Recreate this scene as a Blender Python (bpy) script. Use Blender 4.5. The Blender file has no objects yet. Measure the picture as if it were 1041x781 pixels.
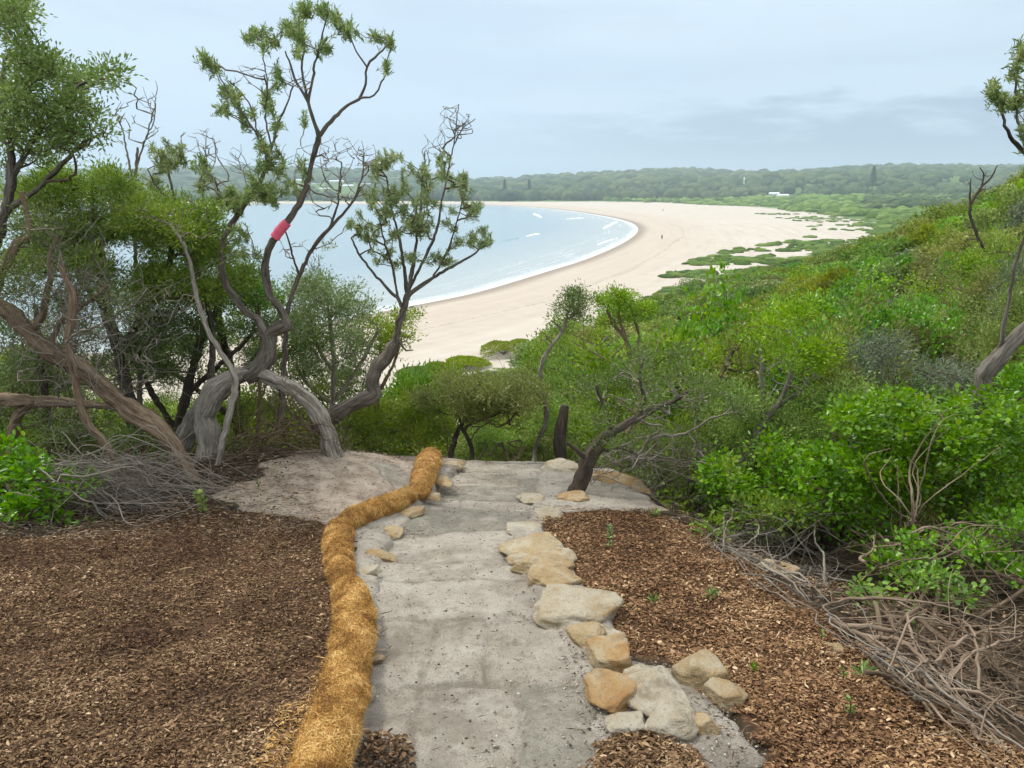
import bpy, math, random
import numpy as np
from mathutils import Vector

RS = np.random.RandomState
rad = math.radians
CAMZ = 18.0
PITCH = rad(14.3)
FPX = 780.0
col = bpy.context.scene.collection

# ------------------------------------------------------------------ rays
def ray(px, py):
    u = (px - 520.5) / FPX; v = (390.5 - py) / FPX
    d = math.cos(PITCH) + v * math.sin(PITCH)
    return u / d, (-math.sin(PITCH) + v * math.cos(PITCH)) / d
def at(px, py, Y):
    t, k = ray(px, py)
    return np.array([t * Y, Y, CAMZ + k * Y])
def at_z(px, py, z):
    t, k = ray(px, py); Y = (z - CAMZ) / k
    return (t * Y, Y)
def mpp(Y):            # metres per photo pixel at depth Y
    return Y / FPX

# ------------------------------------------------------------------ noise
def _hash(ix, iy, seed):
    n = (ix * 374761393 + iy * 668265263 + seed * 1442695041) & 0x7fffffff
    n = ((n ^ (n >> 13)) * 1274126177) & 0x7fffffff
    n = (n ^ (n >> 16)) & 0xffff
    return n / 65535.0
def vnoise(x, y, seed=0):
    x = np.asarray(x, float); y = np.asarray(y, float)
    ix = np.floor(x).astype(np.int64); iy = np.floor(y).astype(np.int64)
    fx = x - ix; fy = y - iy
    fx = fx * fx * (3 - 2 * fx); fy = fy * fy * (3 - 2 * fy)
    a = _hash(ix, iy, seed); b = _hash(ix + 1, iy, seed)
    c = _hash(ix, iy + 1, seed); d = _hash(ix + 1, iy + 1, seed)
    return (a * (1 - fx) + b * fx) * (1 - fy) + (c * (1 - fx) + d * fx) * fy
def fbm(x, y, seed=0, oct=4):
    s = 0; a = 0.5; t = 0
    for i in range(oct):
        s = s + a * vnoise(x, y, seed + i * 17); t += a; a *= 0.5; x = x * 2.03 + 5.1; y = y * 2.03 + 1.7
    return s / t - 0.5
def sstep(a, b, x):
    t = np.clip((x - a) / (b - a), 0, 1); return t * t * (3 - 2 * t)

def poly_sd(poly, x, y):
    """signed distance to closed polygon, positive inside"""
    shp = np.shape(x); x = np.ravel(x).astype(float); y = np.ravel(y).astype(float)
    if len(x) < 3000:
        A = np.asarray(poly, float); B = np.roll(A, -1, 0); D = B - A
        px_ = x[:, None] - A[None, :, 0]; py_ = y[:, None] - A[None, :, 1]
        h = np.clip((px_ * D[:, 0] + py_ * D[:, 1]) / ((D ** 2).sum(1) + 1e-12), 0, 1)
        q = ((px_ - D[:, 0] * h) ** 2 + (py_ - D[:, 1] * h) ** 2).min(1)
        dy_ = np.where(D[:, 1] == 0, 1e-12, D[:, 1])
        c = ((A[:, 1] > y[:, None]) != (B[:, 1] > y[:, None])) & (px_ < D[:, 0] * py_ / dy_)
        return (np.sqrt(q) * np.where(c.sum(1) % 2 == 1, 1, -1)).reshape(shp)
    best = np.full(x.shape, 1e18); ins = np.zeros(x.shape, bool)
    n = len(poly)
    for i in range(n):
        ax, ay = poly[i]; bx, by = poly[(i + 1) % n]
        dx, dy = bx - ax, by - ay
        h = np.clip(((x - ax) * dx + (y - ay) * dy) / (dx * dx + dy * dy + 1e-12), 0, 1)
        best = np.minimum(best, (x - ax - dx * h) ** 2 + (y - ay - dy * h) ** 2)
        c = ((ay > y) != (by > y)) & (x < (bx - ax) * (y - ay) / ((by - ay) if by != ay else 1e-12) + ax)
        ins ^= c
    return (np.sqrt(best) * np.where(ins, 1, -1)).reshape(shp)
def smooth_line(pts, n=3):
    p = [np.array(q, float) for q in pts]
    for _ in range(n):
        o = [p[0]]
        for a, b in zip(p[:-1], p[1:]):
            o += [a * .75 + b * .25, a * .25 + b * .75]
        o.append(p[-1]); p = o
    return [tuple(q) for q in p]

# ------------------------------------------------------------------ the lie of the land
SHORE = smooth_line([(-900, -260), (-400, -150), (-200, -10), (-100, 42), (-60, 68), (-35, 92), (-14.4, 124), (-7, 136)] +
    [at_z(px, py, 0) for px, py in ((540, 280), (600, 262), (640, 243), (649, 232), (636, 224.5), (600, 217.5), (560, 212.3), (520, 209.3))] +
    [(-60, 925), (-300, 948), (-700, 965), (-1500, 980), (-3500, 1000)], 2)
SEA = SHORE + [(-3500, -260)]
VEGL = smooth_line([(-600, -60), (-300, 6), (-60, 50), (-30, 55), (-14, 56), (-7.5, 56.5)] +
    [at_z(px, py, z) for px, py, z in ((470, 397, 2), (540, 362, 2), (600, 336, 2), (650, 305, 2), (700, 294, 2), (745, 283, 2), (800, 262, 2), (848, 250.5, 2.2), (905, 243, 2.4), (905, 230, 2.2), (850, 219.5, 2), (800, 213, 2), (765, 210, 2))] +
    [(200, 860), (160, 960), (0, 985), (-300, 1000), (-1500, 1030), (-3500, 1050)], 2)
VEG = VEGL + [(-3500, 3200), (3200, 3200), (3200, -900), (-600, -900)]
TERR = [(2.6, -6), (2.25, 1), (1.92, 2.4), (1.66, 4.1), (1.35, 5.6), (1.15, 6.6), (1.0, 8.1), (.5, 8.3), (-.55, 8.3), (-1.2, 8.7), (-2.2, 8.4), (-3.2, 7.2), (-4.4, 5.9), (-6, 4.5), (-8, 0), (-9, -6)]
KT = np.array([-1.5, -.7, -.3, 0, .12, .24, .37, .5, .68, 1.0, 1.5])
KY = np.array([3, 5, 7, 9, 12, 16, 22, 30, 45, 60, 75, 100, 140, 200.])
KZ = np.array([
 [-2.4,-2.8,-3.5,-4.2,-5.3,-6.8,-8.8,-11,-14.0,-15.6,-17,-19.5,-22,-22],
 [-2.4,-2.8,-3.4,-4.1,-5.3,-6.8,-8.8,-11,-14.0,-15.8,-17,-19.5,-22,-22],
 [-2.4,-2.8,-3.3,-4.2,-5.6,-7.2,-9.2,-11.6,-15.4,-16.6,-17.4,-19.5,-22,-22],
 [-2.4,-3,-3.9,-4.9,-5.6,-6.6,-8.2,-10.1,-13.4,-15.6,-17.0,-19.5,-22,-22],
 [-2.6,-3.3,-4.2,-5.0,-5.6,-6.2,-7.3,-8.6,-11.2,-13.0,-14.8,-17.3,-21,-22],
 [-2.8,-3.4,-4.1,-4.8,-5.6,-6.5,-7.4,-8.4,-10.2,-11.6,-13.0,-15.0,-18,-21],
 [-2.5,-3.1,-3.9,-4.6,-5.2,-5.7,-6.4,-7.1,-8.2,-9.2,-10.4,-14,-18,-21],
 [-2.4,-3.0,-3.6,-4.1,-4.5,-4.9,-5.2,-5.5,-5.8,-6.0,-6.6,-11,-16,-20],
 [-2.3,-2.8,-3.3,-3.7,-3.9,-3.9,-3.6,-3.2,-1.9,-1.5,-2.6,-6,-12,-16],
 [-2.2,-2.6,-3.0,-3.2,-3.2,-3,-2.3,-1.2,1,3,3,0,-5,-10],
 [-3,-3.3,-3.4,-3.3,-3.1,-2.6,-1.8,-.6,2,4,5,4,0,-6]])
def table(t, Y):
    t = np.clip(t, KT[0], KT[-1] - 1e-6); Y = np.clip(Y, KY[0], KY[-1] - 1e-6)
    i = np.clip(np.searchsorted(KT, t, side='right') - 1, 0, len(KT) - 2)
    j = np.clip(np.searchsorted(KY, Y, side='right') - 1, 0, len(KY) - 2)
    a = (t - KT[i]) / (KT[i + 1] - KT[i]); b = (Y - KY[j]) / (KY[j + 1] - KY[j])
    a = a * a * (3 - 2 * a) * .5 + a * .5
    return (KZ[i, j] * (1 - a) + KZ[i + 1, j] * a) * (1 - b) + (KZ[i, j + 1] * (1 - a) + KZ[i + 1, j + 1] * a) * b
RT = np.array([-1.2, -.6, -.47, -.38, -.28, -.2, -.12, -.05, .03, .1, .2, .28, .36, .42, .475, .56, .62, .8, 1.2])
RP = np.array([176, 176, 174, 172, 171, 173, 178, 184, 181, 176, 174, 177, 176, 173, 170.5, 170.5, 172, 170, 172])
RK = np.array([ray(520, p)[1] for p in RP])

def near_z(x, y):
    return -1.6 - .176 * y + fbm(x * .9, y * .9, 3, 3) * .12 + fbm(x * 3.5, y * 3.5, 4, 3) * .05 * sstep(9, 7, y)
def terrain(x, y):
    x = np.asarray(x, float); y = np.asarray(y, float)
    near = near_z(x, y)
    near = near + .30 * np.exp(-(((x + 2.1) / 1.3) ** 2 + ((y - 7.0) / 1.1) ** 2))
    near = near + .07 * sstep(-.75, -1.15, x - .12 * (5 - y)) * sstep(9, 7, y)
    e = -poly_sd(TERR, x, y)
    Yc = np.maximum(y, 3.0)
    tz = table(x / Yc, Yc) + fbm(x * .25, y * .25, 9, 3) * .5 * sstep(9, 20, y)
    drop = -.25 * sstep(0, .7, e)
    w = sstep(0.1, 2.6, e)
    hill = CAMZ + (near + drop) * (1 - w) + tz * w
    s = -poly_sd(SEA, x, y)
    v = poly_sd(VEG, x, y)
    cz = np.where(s < 0, np.maximum(-2.2, .04 * s), 1.9 * (1 - np.exp(-np.maximum(s, 0) / 22)))
    cz = cz + sstep(-4, 18, v) * (.9 + 1.6 * (fbm(x * .03, y * .03, 21, 4) + .2)) * sstep(20, 60, s)
    cz = cz + fbm(x * .12, y * .12, 5, 3) * .25 * sstep(8, 30, s)
    # far hills
    t = x / np.maximum(y, 500)
    rk = np.interp(t, RT, RK)
    top = CAMZ + rk * 2200 - 9
    rise = sstep(1050, 2150, y) ** 1.1 * sstep(3000, 2250, y) * .9 + .1 * sstep(950, 1200, y)
    mid = 14 * np.exp(-((y - 1350) / 170.) ** 2) * sstep(-.3, .5, t)
    fz = (top - 3) * rise * sstep(-10, 200, v) + mid * sstep(0, 150, v) + fbm(x * .004, y * .004, 33, 4) * 16 * sstep(1150, 1500, y)
    inland = sstep(150, 900, y) * sstep(60, 500, x - 60) * 5
    coast = cz + np.maximum(fz, 0) + inland * sstep(20, 120, v)
    m = np.maximum(hill, coast)
    return np.where(y > 330, coast, m)
def gz(x, y):
    return float(terrain(np.array([x]), np.array([y]))[0])
def hit(px, py, y0=1.0, y1=120.0):
    t, k = ray(px, py)
    Y = np.exp(np.linspace(math.log(y0), math.log(y1), 1500))
    d = CAMZ + k * Y - terrain(t * Y, Y)
    i = np.argmax(d < 0)
    if d[i] >= 0: i = len(Y) - 1
    a = Y[max(i, 0)]
    return np.array([t * a, a, gz(t * a, a)])

# ------------------------------------------------------------------ meshes
class MB:
    def __init__(s): s.v = []; s.f = {}; s.n = 0; s.att = {}
    def add(s, V, F, **att):
        V = np.asarray(V, float).reshape(-1, 3); F = np.asarray(F, np.int64)
        s.v.append(V); s.f.setdefault(F.shape[1], []).append(F + s.n)
        for k in set(list(att) + list(s.att)):
            if k not in s.att: s.att[k] = [np.zeros((s.n,) + np.shape(att[k])[1:])] if s.n else []
            s.att[k].append(np.asarray(att[k], float) if k in att else np.zeros((len(V),) + s.att[k][0].shape[1:]))
        s.n += len(V)
    def mesh(s, name, smooth=True):
        V = np.concatenate(s.v) if s.v else np.zeros((0, 3))
        me = bpy.data.meshes.new(name)
        me.vertices.add(len(V)); me.vertices.foreach_set('co', V.astype(np.float32).ravel())
        loops = []; starts = []; tot = 0
        for k in sorted(s.f):
            F = np.concatenate(s.f[k]); loops.append(F.ravel())
            starts.append(tot + np.arange(len(F)) * k); tot += F.size
        loops = np.concatenate(loops); starts = np.concatenate(starts)
        me.loops.add(len(loops)); me.loops.foreach_set('vertex_index', loops.astype(np.int32))
        me.polygons.add(len(starts)); me.polygons.foreach_set('loop_start', starts.astype(np.int32))
        if smooth: me.polygons.foreach_set('use_smooth', np.ones(len(starts), bool))
        me.update(calc_edges=True)
        for k, a in s.att.items():
            A = np.concatenate(a)
            ty = 'FLOAT' if A.ndim == 1 else 'FLOAT_VECTOR'
            at_ = me.attributes.new(k, ty, 'POINT')
            at_.data.foreach_set('value' if ty == 'FLOAT' else 'vector', A.astype(np.float32).ravel())
        return me
    def build(s, name, mat, parent=None, smooth=True, loc=None):
        """link as one object; with a parent the vertices are made local to its base"""
        off = np.array(parent.location) if parent is not None and parent.parent is None else np.zeros(3)
        if parent is not None and parent.parent is not None: off = np.array(parent.parent.location)
        if loc is not None: off = np.array(loc)
        s.v = [v - off for v in s.v]
        me = s.mesh(name, smooth); me.materials.append(mat)
        o = bpy.data.objects.new(name, me); col.objects.link(o)
        if parent is not None: o.parent = parent
        elif loc is not None: o.location = loc
        return o

def tag(o, label=None, cat=None, group=None, kind=None):
    if label: o['label'] = label
    if cat: o['category'] = cat
    if group: o['group'] = group
    if kind: o['kind'] = kind
    return o
def empty(name, loc, label, cat, group=None):
    o = bpy.data.objects.new(name, None); col.objects.link(o); o.location = tuple(float(c) for c in loc)
    o.empty_display_size = .1
    return tag(o, label, cat, group)
def copy_tree(o, parent=None):
    c = o.copy(); col.objects.link(c)
    if parent is not None: c.parent = parent
    for ch in list(o.children): copy_tree(ch, c)
    return c

def unit(v): 
    v = np.asarray(v, float); return v / (np.linalg.norm(v, axis=-1, keepdims=True) + 1e-12)

def tube(mb, pts, r, sides=6, rough=0.0, seed=0, cap=True, flare=None):
    P = np.asarray(pts, float); n = len(P); r = np.broadcast_to(np.asarray(r, float), (n,)).copy()
    T = np.gradient(P, axis=0); T = unit(T)
    up = np.array([0, 0, 1.]) if abs(T[0][2]) < .9 else np.array([1., 0, 0])
    N = np.zeros_like(P); a = unit(np.cross(T[0], up)); N[0] = a
    for i in range(1, n):
        b = N[i - 1] - T[i] * np.dot(N[i - 1], T[i]); N[i] = b / (np.linalg.norm(b) + 1e-9)
    B = np.cross(T, N)
    ang = np.linspace(0, 2 * math.pi, sides, endpoint=False)
    L = np.concatenate([[0], np.cumsum(np.linalg.norm(np.diff(P, axis=0), axis=1))])
    R = np.repeat(r[:, None], sides, 1)
    if rough > 0:
        tw = L[:, None] * 1.6 + seed
        A = ang[None, :] + tw
        m = .5 * np.sin(A * 3 + seed) + .35 * np.sin(A * 5 + L[:, None] * 7 + seed * 2) + .3 * np.sin(A * 8 - L[:, None] * 5)
        m = m + 1.3 * fbm(ang[None, :] * 1.2 + seed * 3 + 0 * L[:, None], L[:, None] / (r.mean() * 3) + 0 * ang[None, :], seed, 3)
        R = R * (1 + rough * m)
    V = P[:, None, :] + R[..., None] * (np.cos(ang)[None, :, None] * N[:, None, :] + np.sin(ang)[None, :, None] * B[:, None, :])
    idx = np.arange(n * sides).reshape(n, sides)
    q = np.stack([idx[:-1], np.roll(idx[:-1], -1, 1), np.roll(idx[1:], -1, 1), idx[1:]], -1).reshape(-1, 4)
    bk = np.stack([np.cos(ang)[None, :] * R * 1.0, np.sin(ang)[None, :] * R, np.repeat(L[:, None], sides, 1) * .12 + seed * 3.1], -1).reshape(-1, 3)
    mb.add(V.reshape(-1, 3), q, bk=bk)
    if cap:
        for k in (0, n - 1):
            c = P[k] + T[k] * (r[k] * (.3 if k else -.3))
            ring = V[k]
            F = np.array([[i, (i + 1) % sides, sides] if k else [(i + 1) % sides, i, sides] for i in range(sides)])
            mb.add(np.vstack([ring, c]), F, bk=np.zeros((sides + 1, 3)))

def resample(pts, seg, r=None):
    """Catmull-Rom through the points"""
    P = np.asarray(pts, float); n = len(P)
    if n < 3:
        k = max(2, int(np.linalg.norm(P[-1] - P[0]) / seg) + 1); s = np.linspace(0, 1, k)[:, None]
        out = P[0] * (1 - s) + P[-1] * s
        return out, (None if r is None else np.interp(s[:, 0], [0, 1], [r[0], r[-1]]))
    E = np.vstack([2 * P[0] - P[1], P, 2 * P[-1] - P[-2]])
    out = []; rr = []
    for i in range(n - 1):
        p0, p1, p2, p3 = E[i:i + 4]
        k = max(1, int(np.linalg.norm(p2 - p1) / seg))
        for t in np.linspace(0, 1, k, endpoint=False):
            out.append(.5 * ((2 * p1) + (-p0 + p2) * t + (2 * p0 - 5 * p1 + 4 * p2 - p3) * t * t + (-p0 + 3 * p1 - 3 * p2 + p3) * t ** 3))
            if r is not None: rr.append(r[i] * (1 - t) + r[i + 1] * t)
    out.append(P[-1]); 
    if r is not None: rr.append(r[-1])
    return np.array(out), (np.array(rr) if r is not None else None)

def leaves(mb, pos, dirs, L, W, rng, nrm=None, curl=.15, wide=.5, tint=None):
    n = len(pos); 
    if n == 0: return
    d = unit(dirs); L = np.broadcast_to(L, (n,))[:, None]; W = np.broadcast_to(W, (n,))[:, None]
    if nrm is None: nrm = rng.normal(size=(n, 3)) + np.array([0, 0, .8])
    s = unit(np.cross(d, nrm)); nn = np.cross(s, d)
    base = pos; tip = pos + d * L - nn * L * curl
    mid = pos + d * L * wide + nn * L * curl * .5
    V = np.stack([base, mid + s * W * .5, tip, mid - s * W * .5], 1).reshape(-1, 3)
    F = np.arange(n * 4).reshape(n, 4)
    t = rng.rand(n) if tint is None else tint
    mb.add(V, F, tint=np.repeat(t, 4))
def round_leaves(mb, pos, dirs, L, W, rng, nrm=None, tint=None):
    n = len(pos); d = unit(dirs); L = np.broadcast_to(L, (n,))[:, None]; W = np.broadcast_to(W, (n,))[:, None]
    if nrm is None: nrm = rng.normal(size=(n, 3)) * .5 + np.array([0, 0, 1.])
    s = unit(np.cross(d, nrm)); nn = np.cross(s, d)
    P = [pos, pos + d * L * .35 + s * W * .42 + nn * L * .1, pos + d * L * .75 + s * W * .40 + nn * L * .08, pos + d * L,
         pos + d * L * .75 - s * W * .40 + nn * L * .08, pos + d * L * .35 - s * W * .42 + nn * L * .1]
    V = np.stack(P, 1).reshape(-1, 3); i = np.arange(n)[:, None] * 6
    F = np.concatenate([i + np.array([[0, 1, 2, 3]]), i + np.array([[0, 3, 4, 5]])])
    mb.add(V, F, tint=np.repeat(rng.rand(n) if tint is None else tint, 6))
def rosettes(mb, tips, axes, n, L, W, rng, spread=(.35, 1.25), back=.5, fn=leaves, **kw):
    m = len(tips); ax = unit(axes)
    A = np.repeat(ax, n, 0); Pp = np.repeat(np.asarray(tips), n, 0)
    r1 = unit(np.cross(A, rng.normal(size=A.shape))); th = rng.uniform(spread[0], spread[1], len(A))[:, None]
    d = A * np.cos(th) + r1 * np.sin(th)
    Pp = Pp - A * rng.uniform(0, back, len(A))[:, None] * L
    kw.setdefault('wide', .62) if fn is leaves else None
    tint = np.clip(np.repeat(rng.rand(m), n) * .5 + rng.rand(len(A)) * .5, 0, 1)
    fn(mb, Pp, d, L * rng.uniform(.65, 1.1, len(A)), W * rng.uniform(.8, 1.2, len(A)), rng, nrm=A + rng.normal(size=A.shape) * .3, tint=tint, **kw)

def colonise(skel, targets, rng, seg=.06, tip_r=.0022, up=.35, wob=.06, expo=.42, down=.7, maxr=.03):
    """skel: list of (points, radii). Twigs grow from the nearest skeleton point to every target.
       returns list of polylines (pts, radii) and the tips' axes"""
    P = []; R = []; par = []; tang = []
    for pts, rr in skel:
        T = unit(np.gradient(pts, axis=0))
        for i in range(len(pts)):
            P.append(pts[i]); R.append(rr[i]); par.append(-1); tang.append(T[i])
    n0 = len(P)
    cap = n0 + len(targets) * 60
    A = np.zeros((cap, 3)); A[:n0] = P; TG = np.zeros((cap, 3)); TG[:n0] = tang
    par = par + [0] * (cap - n0); cnt = np.zeros(cap); n = n0
    d0 = np.array([np.min(np.linalg.norm(A[:n0] - t, axis=1)) for t in targets])
    paths = []; axes = [None] * len(targets)
    for ti in np.argsort(d0):
        a = targets[ti]
        d = np.linalg.norm(A[:n] - a, axis=1); cost = d + down * np.maximum(0, A[:n, 2] - a[2] + .3 * d)
        j = int(np.argmin(cost)); p0 = A[j]; Ln = d[j]
        k = int(np.clip(Ln / seg, 2, 40))
        dirn = (a - p0) / (Ln + 1e-9)
        t0 = unit(TG[j] * .6 + dirn * .7)
        p1 = p0 + t0 * Ln * .35; p2 = a - unit(dirn * (1 - up) + np.array([0, 0, up])) * Ln * .35
        s = np.linspace(0, 1, k + 1)[1:, None]
        c = p0 * (1 - s) ** 3 + 3 * p1 * s * (1 - s) ** 2 + 3 * p2 * s * s * (1 - s) + a * s ** 3
        w = rng.normal(size=(k, 3)) * min(wob * Ln, wob * .5); w[-1] = 0; c = c + w
        if n + k >= cap: continue
        idx = list(range(n, n + k)); A[n:n + k] = c
        full = np.vstack([p0, c]); TG[n:n + k] = unit(np.diff(full, axis=0))
        for q, i in enumerate(idx): par[i] = j if q == 0 else idx[q - 1]
        n += k; paths.append([j] + idx); axes[ti] = TG[n - 1].copy()
        i = idx[-1]
        while i >= n0: cnt[i] += 1; i = par[i]
    rad_ = np.minimum(tip_r * np.maximum(cnt, 1) ** expo, maxr)
    lines = []
    for p in paths:
        rr = rad_[p].copy()
        if p[0] < n0: rr[0] = min(R[p[0]], rr[1] * 1.3)
        else: rr[0] = min(rr[0], rr[1] * 1.4)
        rr[-1] *= .6
        lines.append((A[p], rr))
    return lines, np.array([x if x is not None else [0, 0, 1.] for x in axes])

# ------------------------------------------------------------------ materials
def mat(name): 
    m = bpy.data.materials.new(name); m.use_nodes = True; nt = m.node_tree; nt.nodes.clear(); return m, nt
class N:
    def __init__(s, nt): s.nt = nt
    def __call__(s, ty, ins=None, **props):
        n = s.nt.nodes.new(ty)
        for k, v in props.items(): setattr(n, k, v)
        for k, v in (ins or {}).items():
            sock = n.inputs[k]
            if isinstance(v, bpy.types.NodeSocket): s.nt.links.new(v, sock)
            elif isinstance(v, bpy.types.Node): s.nt.links.new(v.outputs[0], sock)
            else: sock.default_value = v
        return n
    def ramp(s, fac, stops, interp='LINEAR'):
        n = s.nt.nodes.new('ShaderNodeValToRGB'); cr = n.color_ramp; cr.interpolation = interp
        while len(cr.elements) > 1: cr.elements.remove(cr.elements[-1])
        cr.elements[0].position = stops[0][0]; cr.elements[0].color = c4(stops[0][1])
        for p, c in stops[1:]:
            e = cr.elements.new(p); e.color = c4(c)
        s.nt.links.new(fac, n.inputs[0]); return n.outputs[0]
    def mix(s, fac, a, b, blend='MIX'):
        n = s.nt.nodes.new('ShaderNodeMix'); n.data_type = 'RGBA'; n.blend_type = blend; n.clamp_factor = True
        for sock, v in ((n.inputs[0], fac), (n.inputs[6], a), (n.inputs[7], b)):
            if isinstance(v, bpy.types.NodeSocket): s.nt.links.new(v, sock)
            elif isinstance(v, (int, float)): sock.default_value = v if sock == n.inputs[0] else (v, v, v, 1)
            else: sock.default_value = c4(v)
        return n.outputs[2]
    def math(s, op, a, b=0.0, c=None, clamp=False):
        n = s.nt.nodes.new('ShaderNodeMath'); n.operation = op; n.use_clamp = clamp
        for i, v in enumerate((a, b, c)):
            if v is None: continue
            if isinstance(v, bpy.types.NodeSocket): s.nt.links.new(v, n.inputs[i])
            else: n.inputs[i].default_value = v
        return n.outputs[0]
    def attr(s, name, out='Fac'):
        n = s.nt.nodes.new('ShaderNodeAttribute'); n.attribute_name = name; return n.outputs[out]
    def noise(s, vec, scale, detail=4, rough=.55, dist=0.0):
        return s('ShaderNodeTexNoise', {'Vector': vec, 'Scale': scale, 'Detail': detail, 'Roughness': rough, 'Distortion': dist}).outputs['Fac']
    def maprange(s, v, a, b, c=0., d=1., smooth=True):
        n = s.nt.nodes.new('ShaderNodeMapRange'); n.interpolation_type = 'SMOOTHSTEP' if smooth else 'LINEAR'; n.clamp = True if not smooth else n.clamp
        s.nt.links.new(v, n.inputs[0]); n.inputs[1].default_value = a; n.inputs[2].default_value = b; n.inputs[3].default_value = c; n.inputs[4].default_value = d
        return n.outputs[0]
    def out(s, shader, disp=None):
        o = s.nt.nodes.new('ShaderNodeOutputMaterial'); s.nt.links.new(shader, o.inputs[0])
    def principled(s, color, rough=.8, spec=.3, bump=None, bstr=.5, bdist=.01, **kw):
        n = s.nt.nodes.new('ShaderNodeBsdfPrincipled')
        for k, v in (('Base Color', color), ('Roughness', rough), ('Specular IOR Level', spec)):
            if isinstance(v, bpy.types.NodeSocket): s.nt.links.new(v, n.inputs[k])
            else: n.inputs[k].default_value = c4(v) if k == 'Base Color' else v
        if bump is not None:
            b = s('ShaderNodeBump', {'Height': bump, 'Strength': bstr, 'Distance': bdist}); s.nt.links.new(b.outputs[0], n.inputs['Normal'])
        return n.outputs[0]
def c4(c): return tuple(c) + (1,) if len(c) == 3 else tuple(c)

def leaf_mat(name, stops, rough=.5, trans=.3, spec=.3, vary=.25):
    rough -= .08; spec += .12; trans = min(trans + .06, .45)
    m, nt = mat(name); n = N(nt)
    c = n.ramp(n.attr('tint'), stops)
    oi = n('ShaderNodeObjectInfo')
    hv = n('ShaderNodeHueSaturation', {'Color': c, 'Hue': n.maprange(oi.outputs['Random'], 0, 1, .5 - .035 * vary * 4, .5 + .02 * vary * 4, False),
            'Value': n.maprange(n.math('FRACT', n.math('MULTIPLY', oi.outputs['Random'], 7.13)), 0, 1, 1 - vary, 1 + vary, False),
            'Saturation': n.maprange(n.math('FRACT', n.math('MULTIPLY', oi.outputs['Random'], 3.7)), 0, 1, .98, 1.22, False)})
    cc = hv.outputs[0]
    p = n.principled(cc, rough, spec)
    t = n('ShaderNodeBsdfTranslucent', {'Color': n.mix(.5, cc, (.35, .45, .05), 'MULTIPLY') if False else cc})
    mx = n('ShaderNodeMixShader', {0: trans, 1: p, 2: t.outputs[0]})
    n.out(mx.outputs[0]); return m
def bark_mat(name, dark, mid, light, scale=60, bd=.006):
    m, nt = mat(name); n = N(nt)
    v = n.attr('bk', 'Vector')
    a = n.noise(v, scale, 5, .65, .6); b = n.noise(v, scale * .18, 3, .6)
    f = n.math('ADD', n.math('MULTIPLY', a, .7), n.math('MULTIPLY', b, .45))
    c = n.ramp(f, [(.36, dark), (.52, mid), (.74, light)])
    tc = n('ShaderNodeTexCoord'); g = n.noise(tc.outputs['Object'], 2.5, 4)
    c = n.mix(n.maprange(g, .5, .7, 0, .45), c, tuple(x * 1.5 + .02 for x in mid))
    n.out(n.principled(c, .9, .15, f, .9, bd)); return m

M = {}
M['bark_grey'] = bark_mat('grey_bark', (.035, .028, .02), (.20, .175, .14), (.46, .42, .35), 60, .02)
M['bark_mid'] = bark_mat('dark_grey_bark', (.025, .02, .015), (.095, .08, .062), (.25, .22, .18), 60, .015)
M['bark_brown'] = bark_mat('brown_bark', (.03, .019, .012), (.16, .11, .07), (.34, .26, .18), 60, .015)
M['bark_dark'] = bark_mat('dark_bark', (.018, .014, .011), (.055, .043, .033), (.13, .105, .08), 70)
M['twig_grey'] = bark_mat('grey_twig', (.07, .058, .045), (.17, .145, .115), (.30, .27, .22), 70)
M['twig_tan'] = bark_mat('tan_dead_wood', (.045, .03, .02), (.17, .12, .08), (.36, .28, .20), 60, .01)
M['twig_brown'] = bark_mat('brown_twig', (.04, .028, .018), (.10, .07, .045), (.19, .14, .09), 70)
M['banksia'] = leaf_mat('banksia_leaf', [(0, (.10, .15, .05)), (.5, (.23, .31, .11)), (.88, (.40, .48, .22)), (.97, (.46, .34, .12))], .45, .4, .4, .1)
M['feather'] = leaf_mat('feathery_wattle_leaf', [(0, (.08, .14, .02)), (.5, (.21, .30, .05)), (1, (.40, .46, .10))], .5, .35, .3, .12)
M['pale'] = leaf_mat('pale_leaf', [(0, (.08, .14, .04)), (.5, (.19, .28, .09)), (1, (.33, .43, .17))], .5, .3, .3, .1)
M['dark_fine'] = leaf_mat('dark_fine_leaf', [(0, (.05, .085, .022)), (.6, (.13, .20, .05)), (1, (.26, .32, .10))], .55, .25, .25, .15)
M['broad'] = leaf_mat('broad_green_leaf', [(0, (.05, .13, .012)), (.5, (.13, .29, .03)), (.9, (.24, .44, .05)), (1, (.42, .44, .06))], .4, .35, .4, .1)
M['olive'] = leaf_mat('olive_leaf', [(0, (.07, .105, .026)), (.5, (.18, .235, .06)), (1, (.34, .37, .13))], .5, .3, .3, .3)
M['mid'] = leaf_mat('mid_green_leaf', [(0, (.07, .14, .02)), (.5, (.18, .30, .045)), (1, (.34, .46, .10))], .5, .35, .3, .3)
M['yellow'] = leaf_mat('yellow_green_leaf', [(0, (.09, .14, .015)), (.5, (.19, .27, .03)), (1, (.36, .40, .06))], .5, .4, .3, .25)
M['grey'] = leaf_mat('grey_green_leaf', [(0, (.07, .09, .05)), (.5, (.16, .19, .11)), (1, (.30, .33, .22))], .5, .25, .3, .25)
M['rust'] = leaf_mat('dry_leaf', [(0, (.08, .04, .02)), (.5, (.20, .11, .05)), (1, (.36, .24, .12))], .7, .2, .1, .2)

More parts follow.
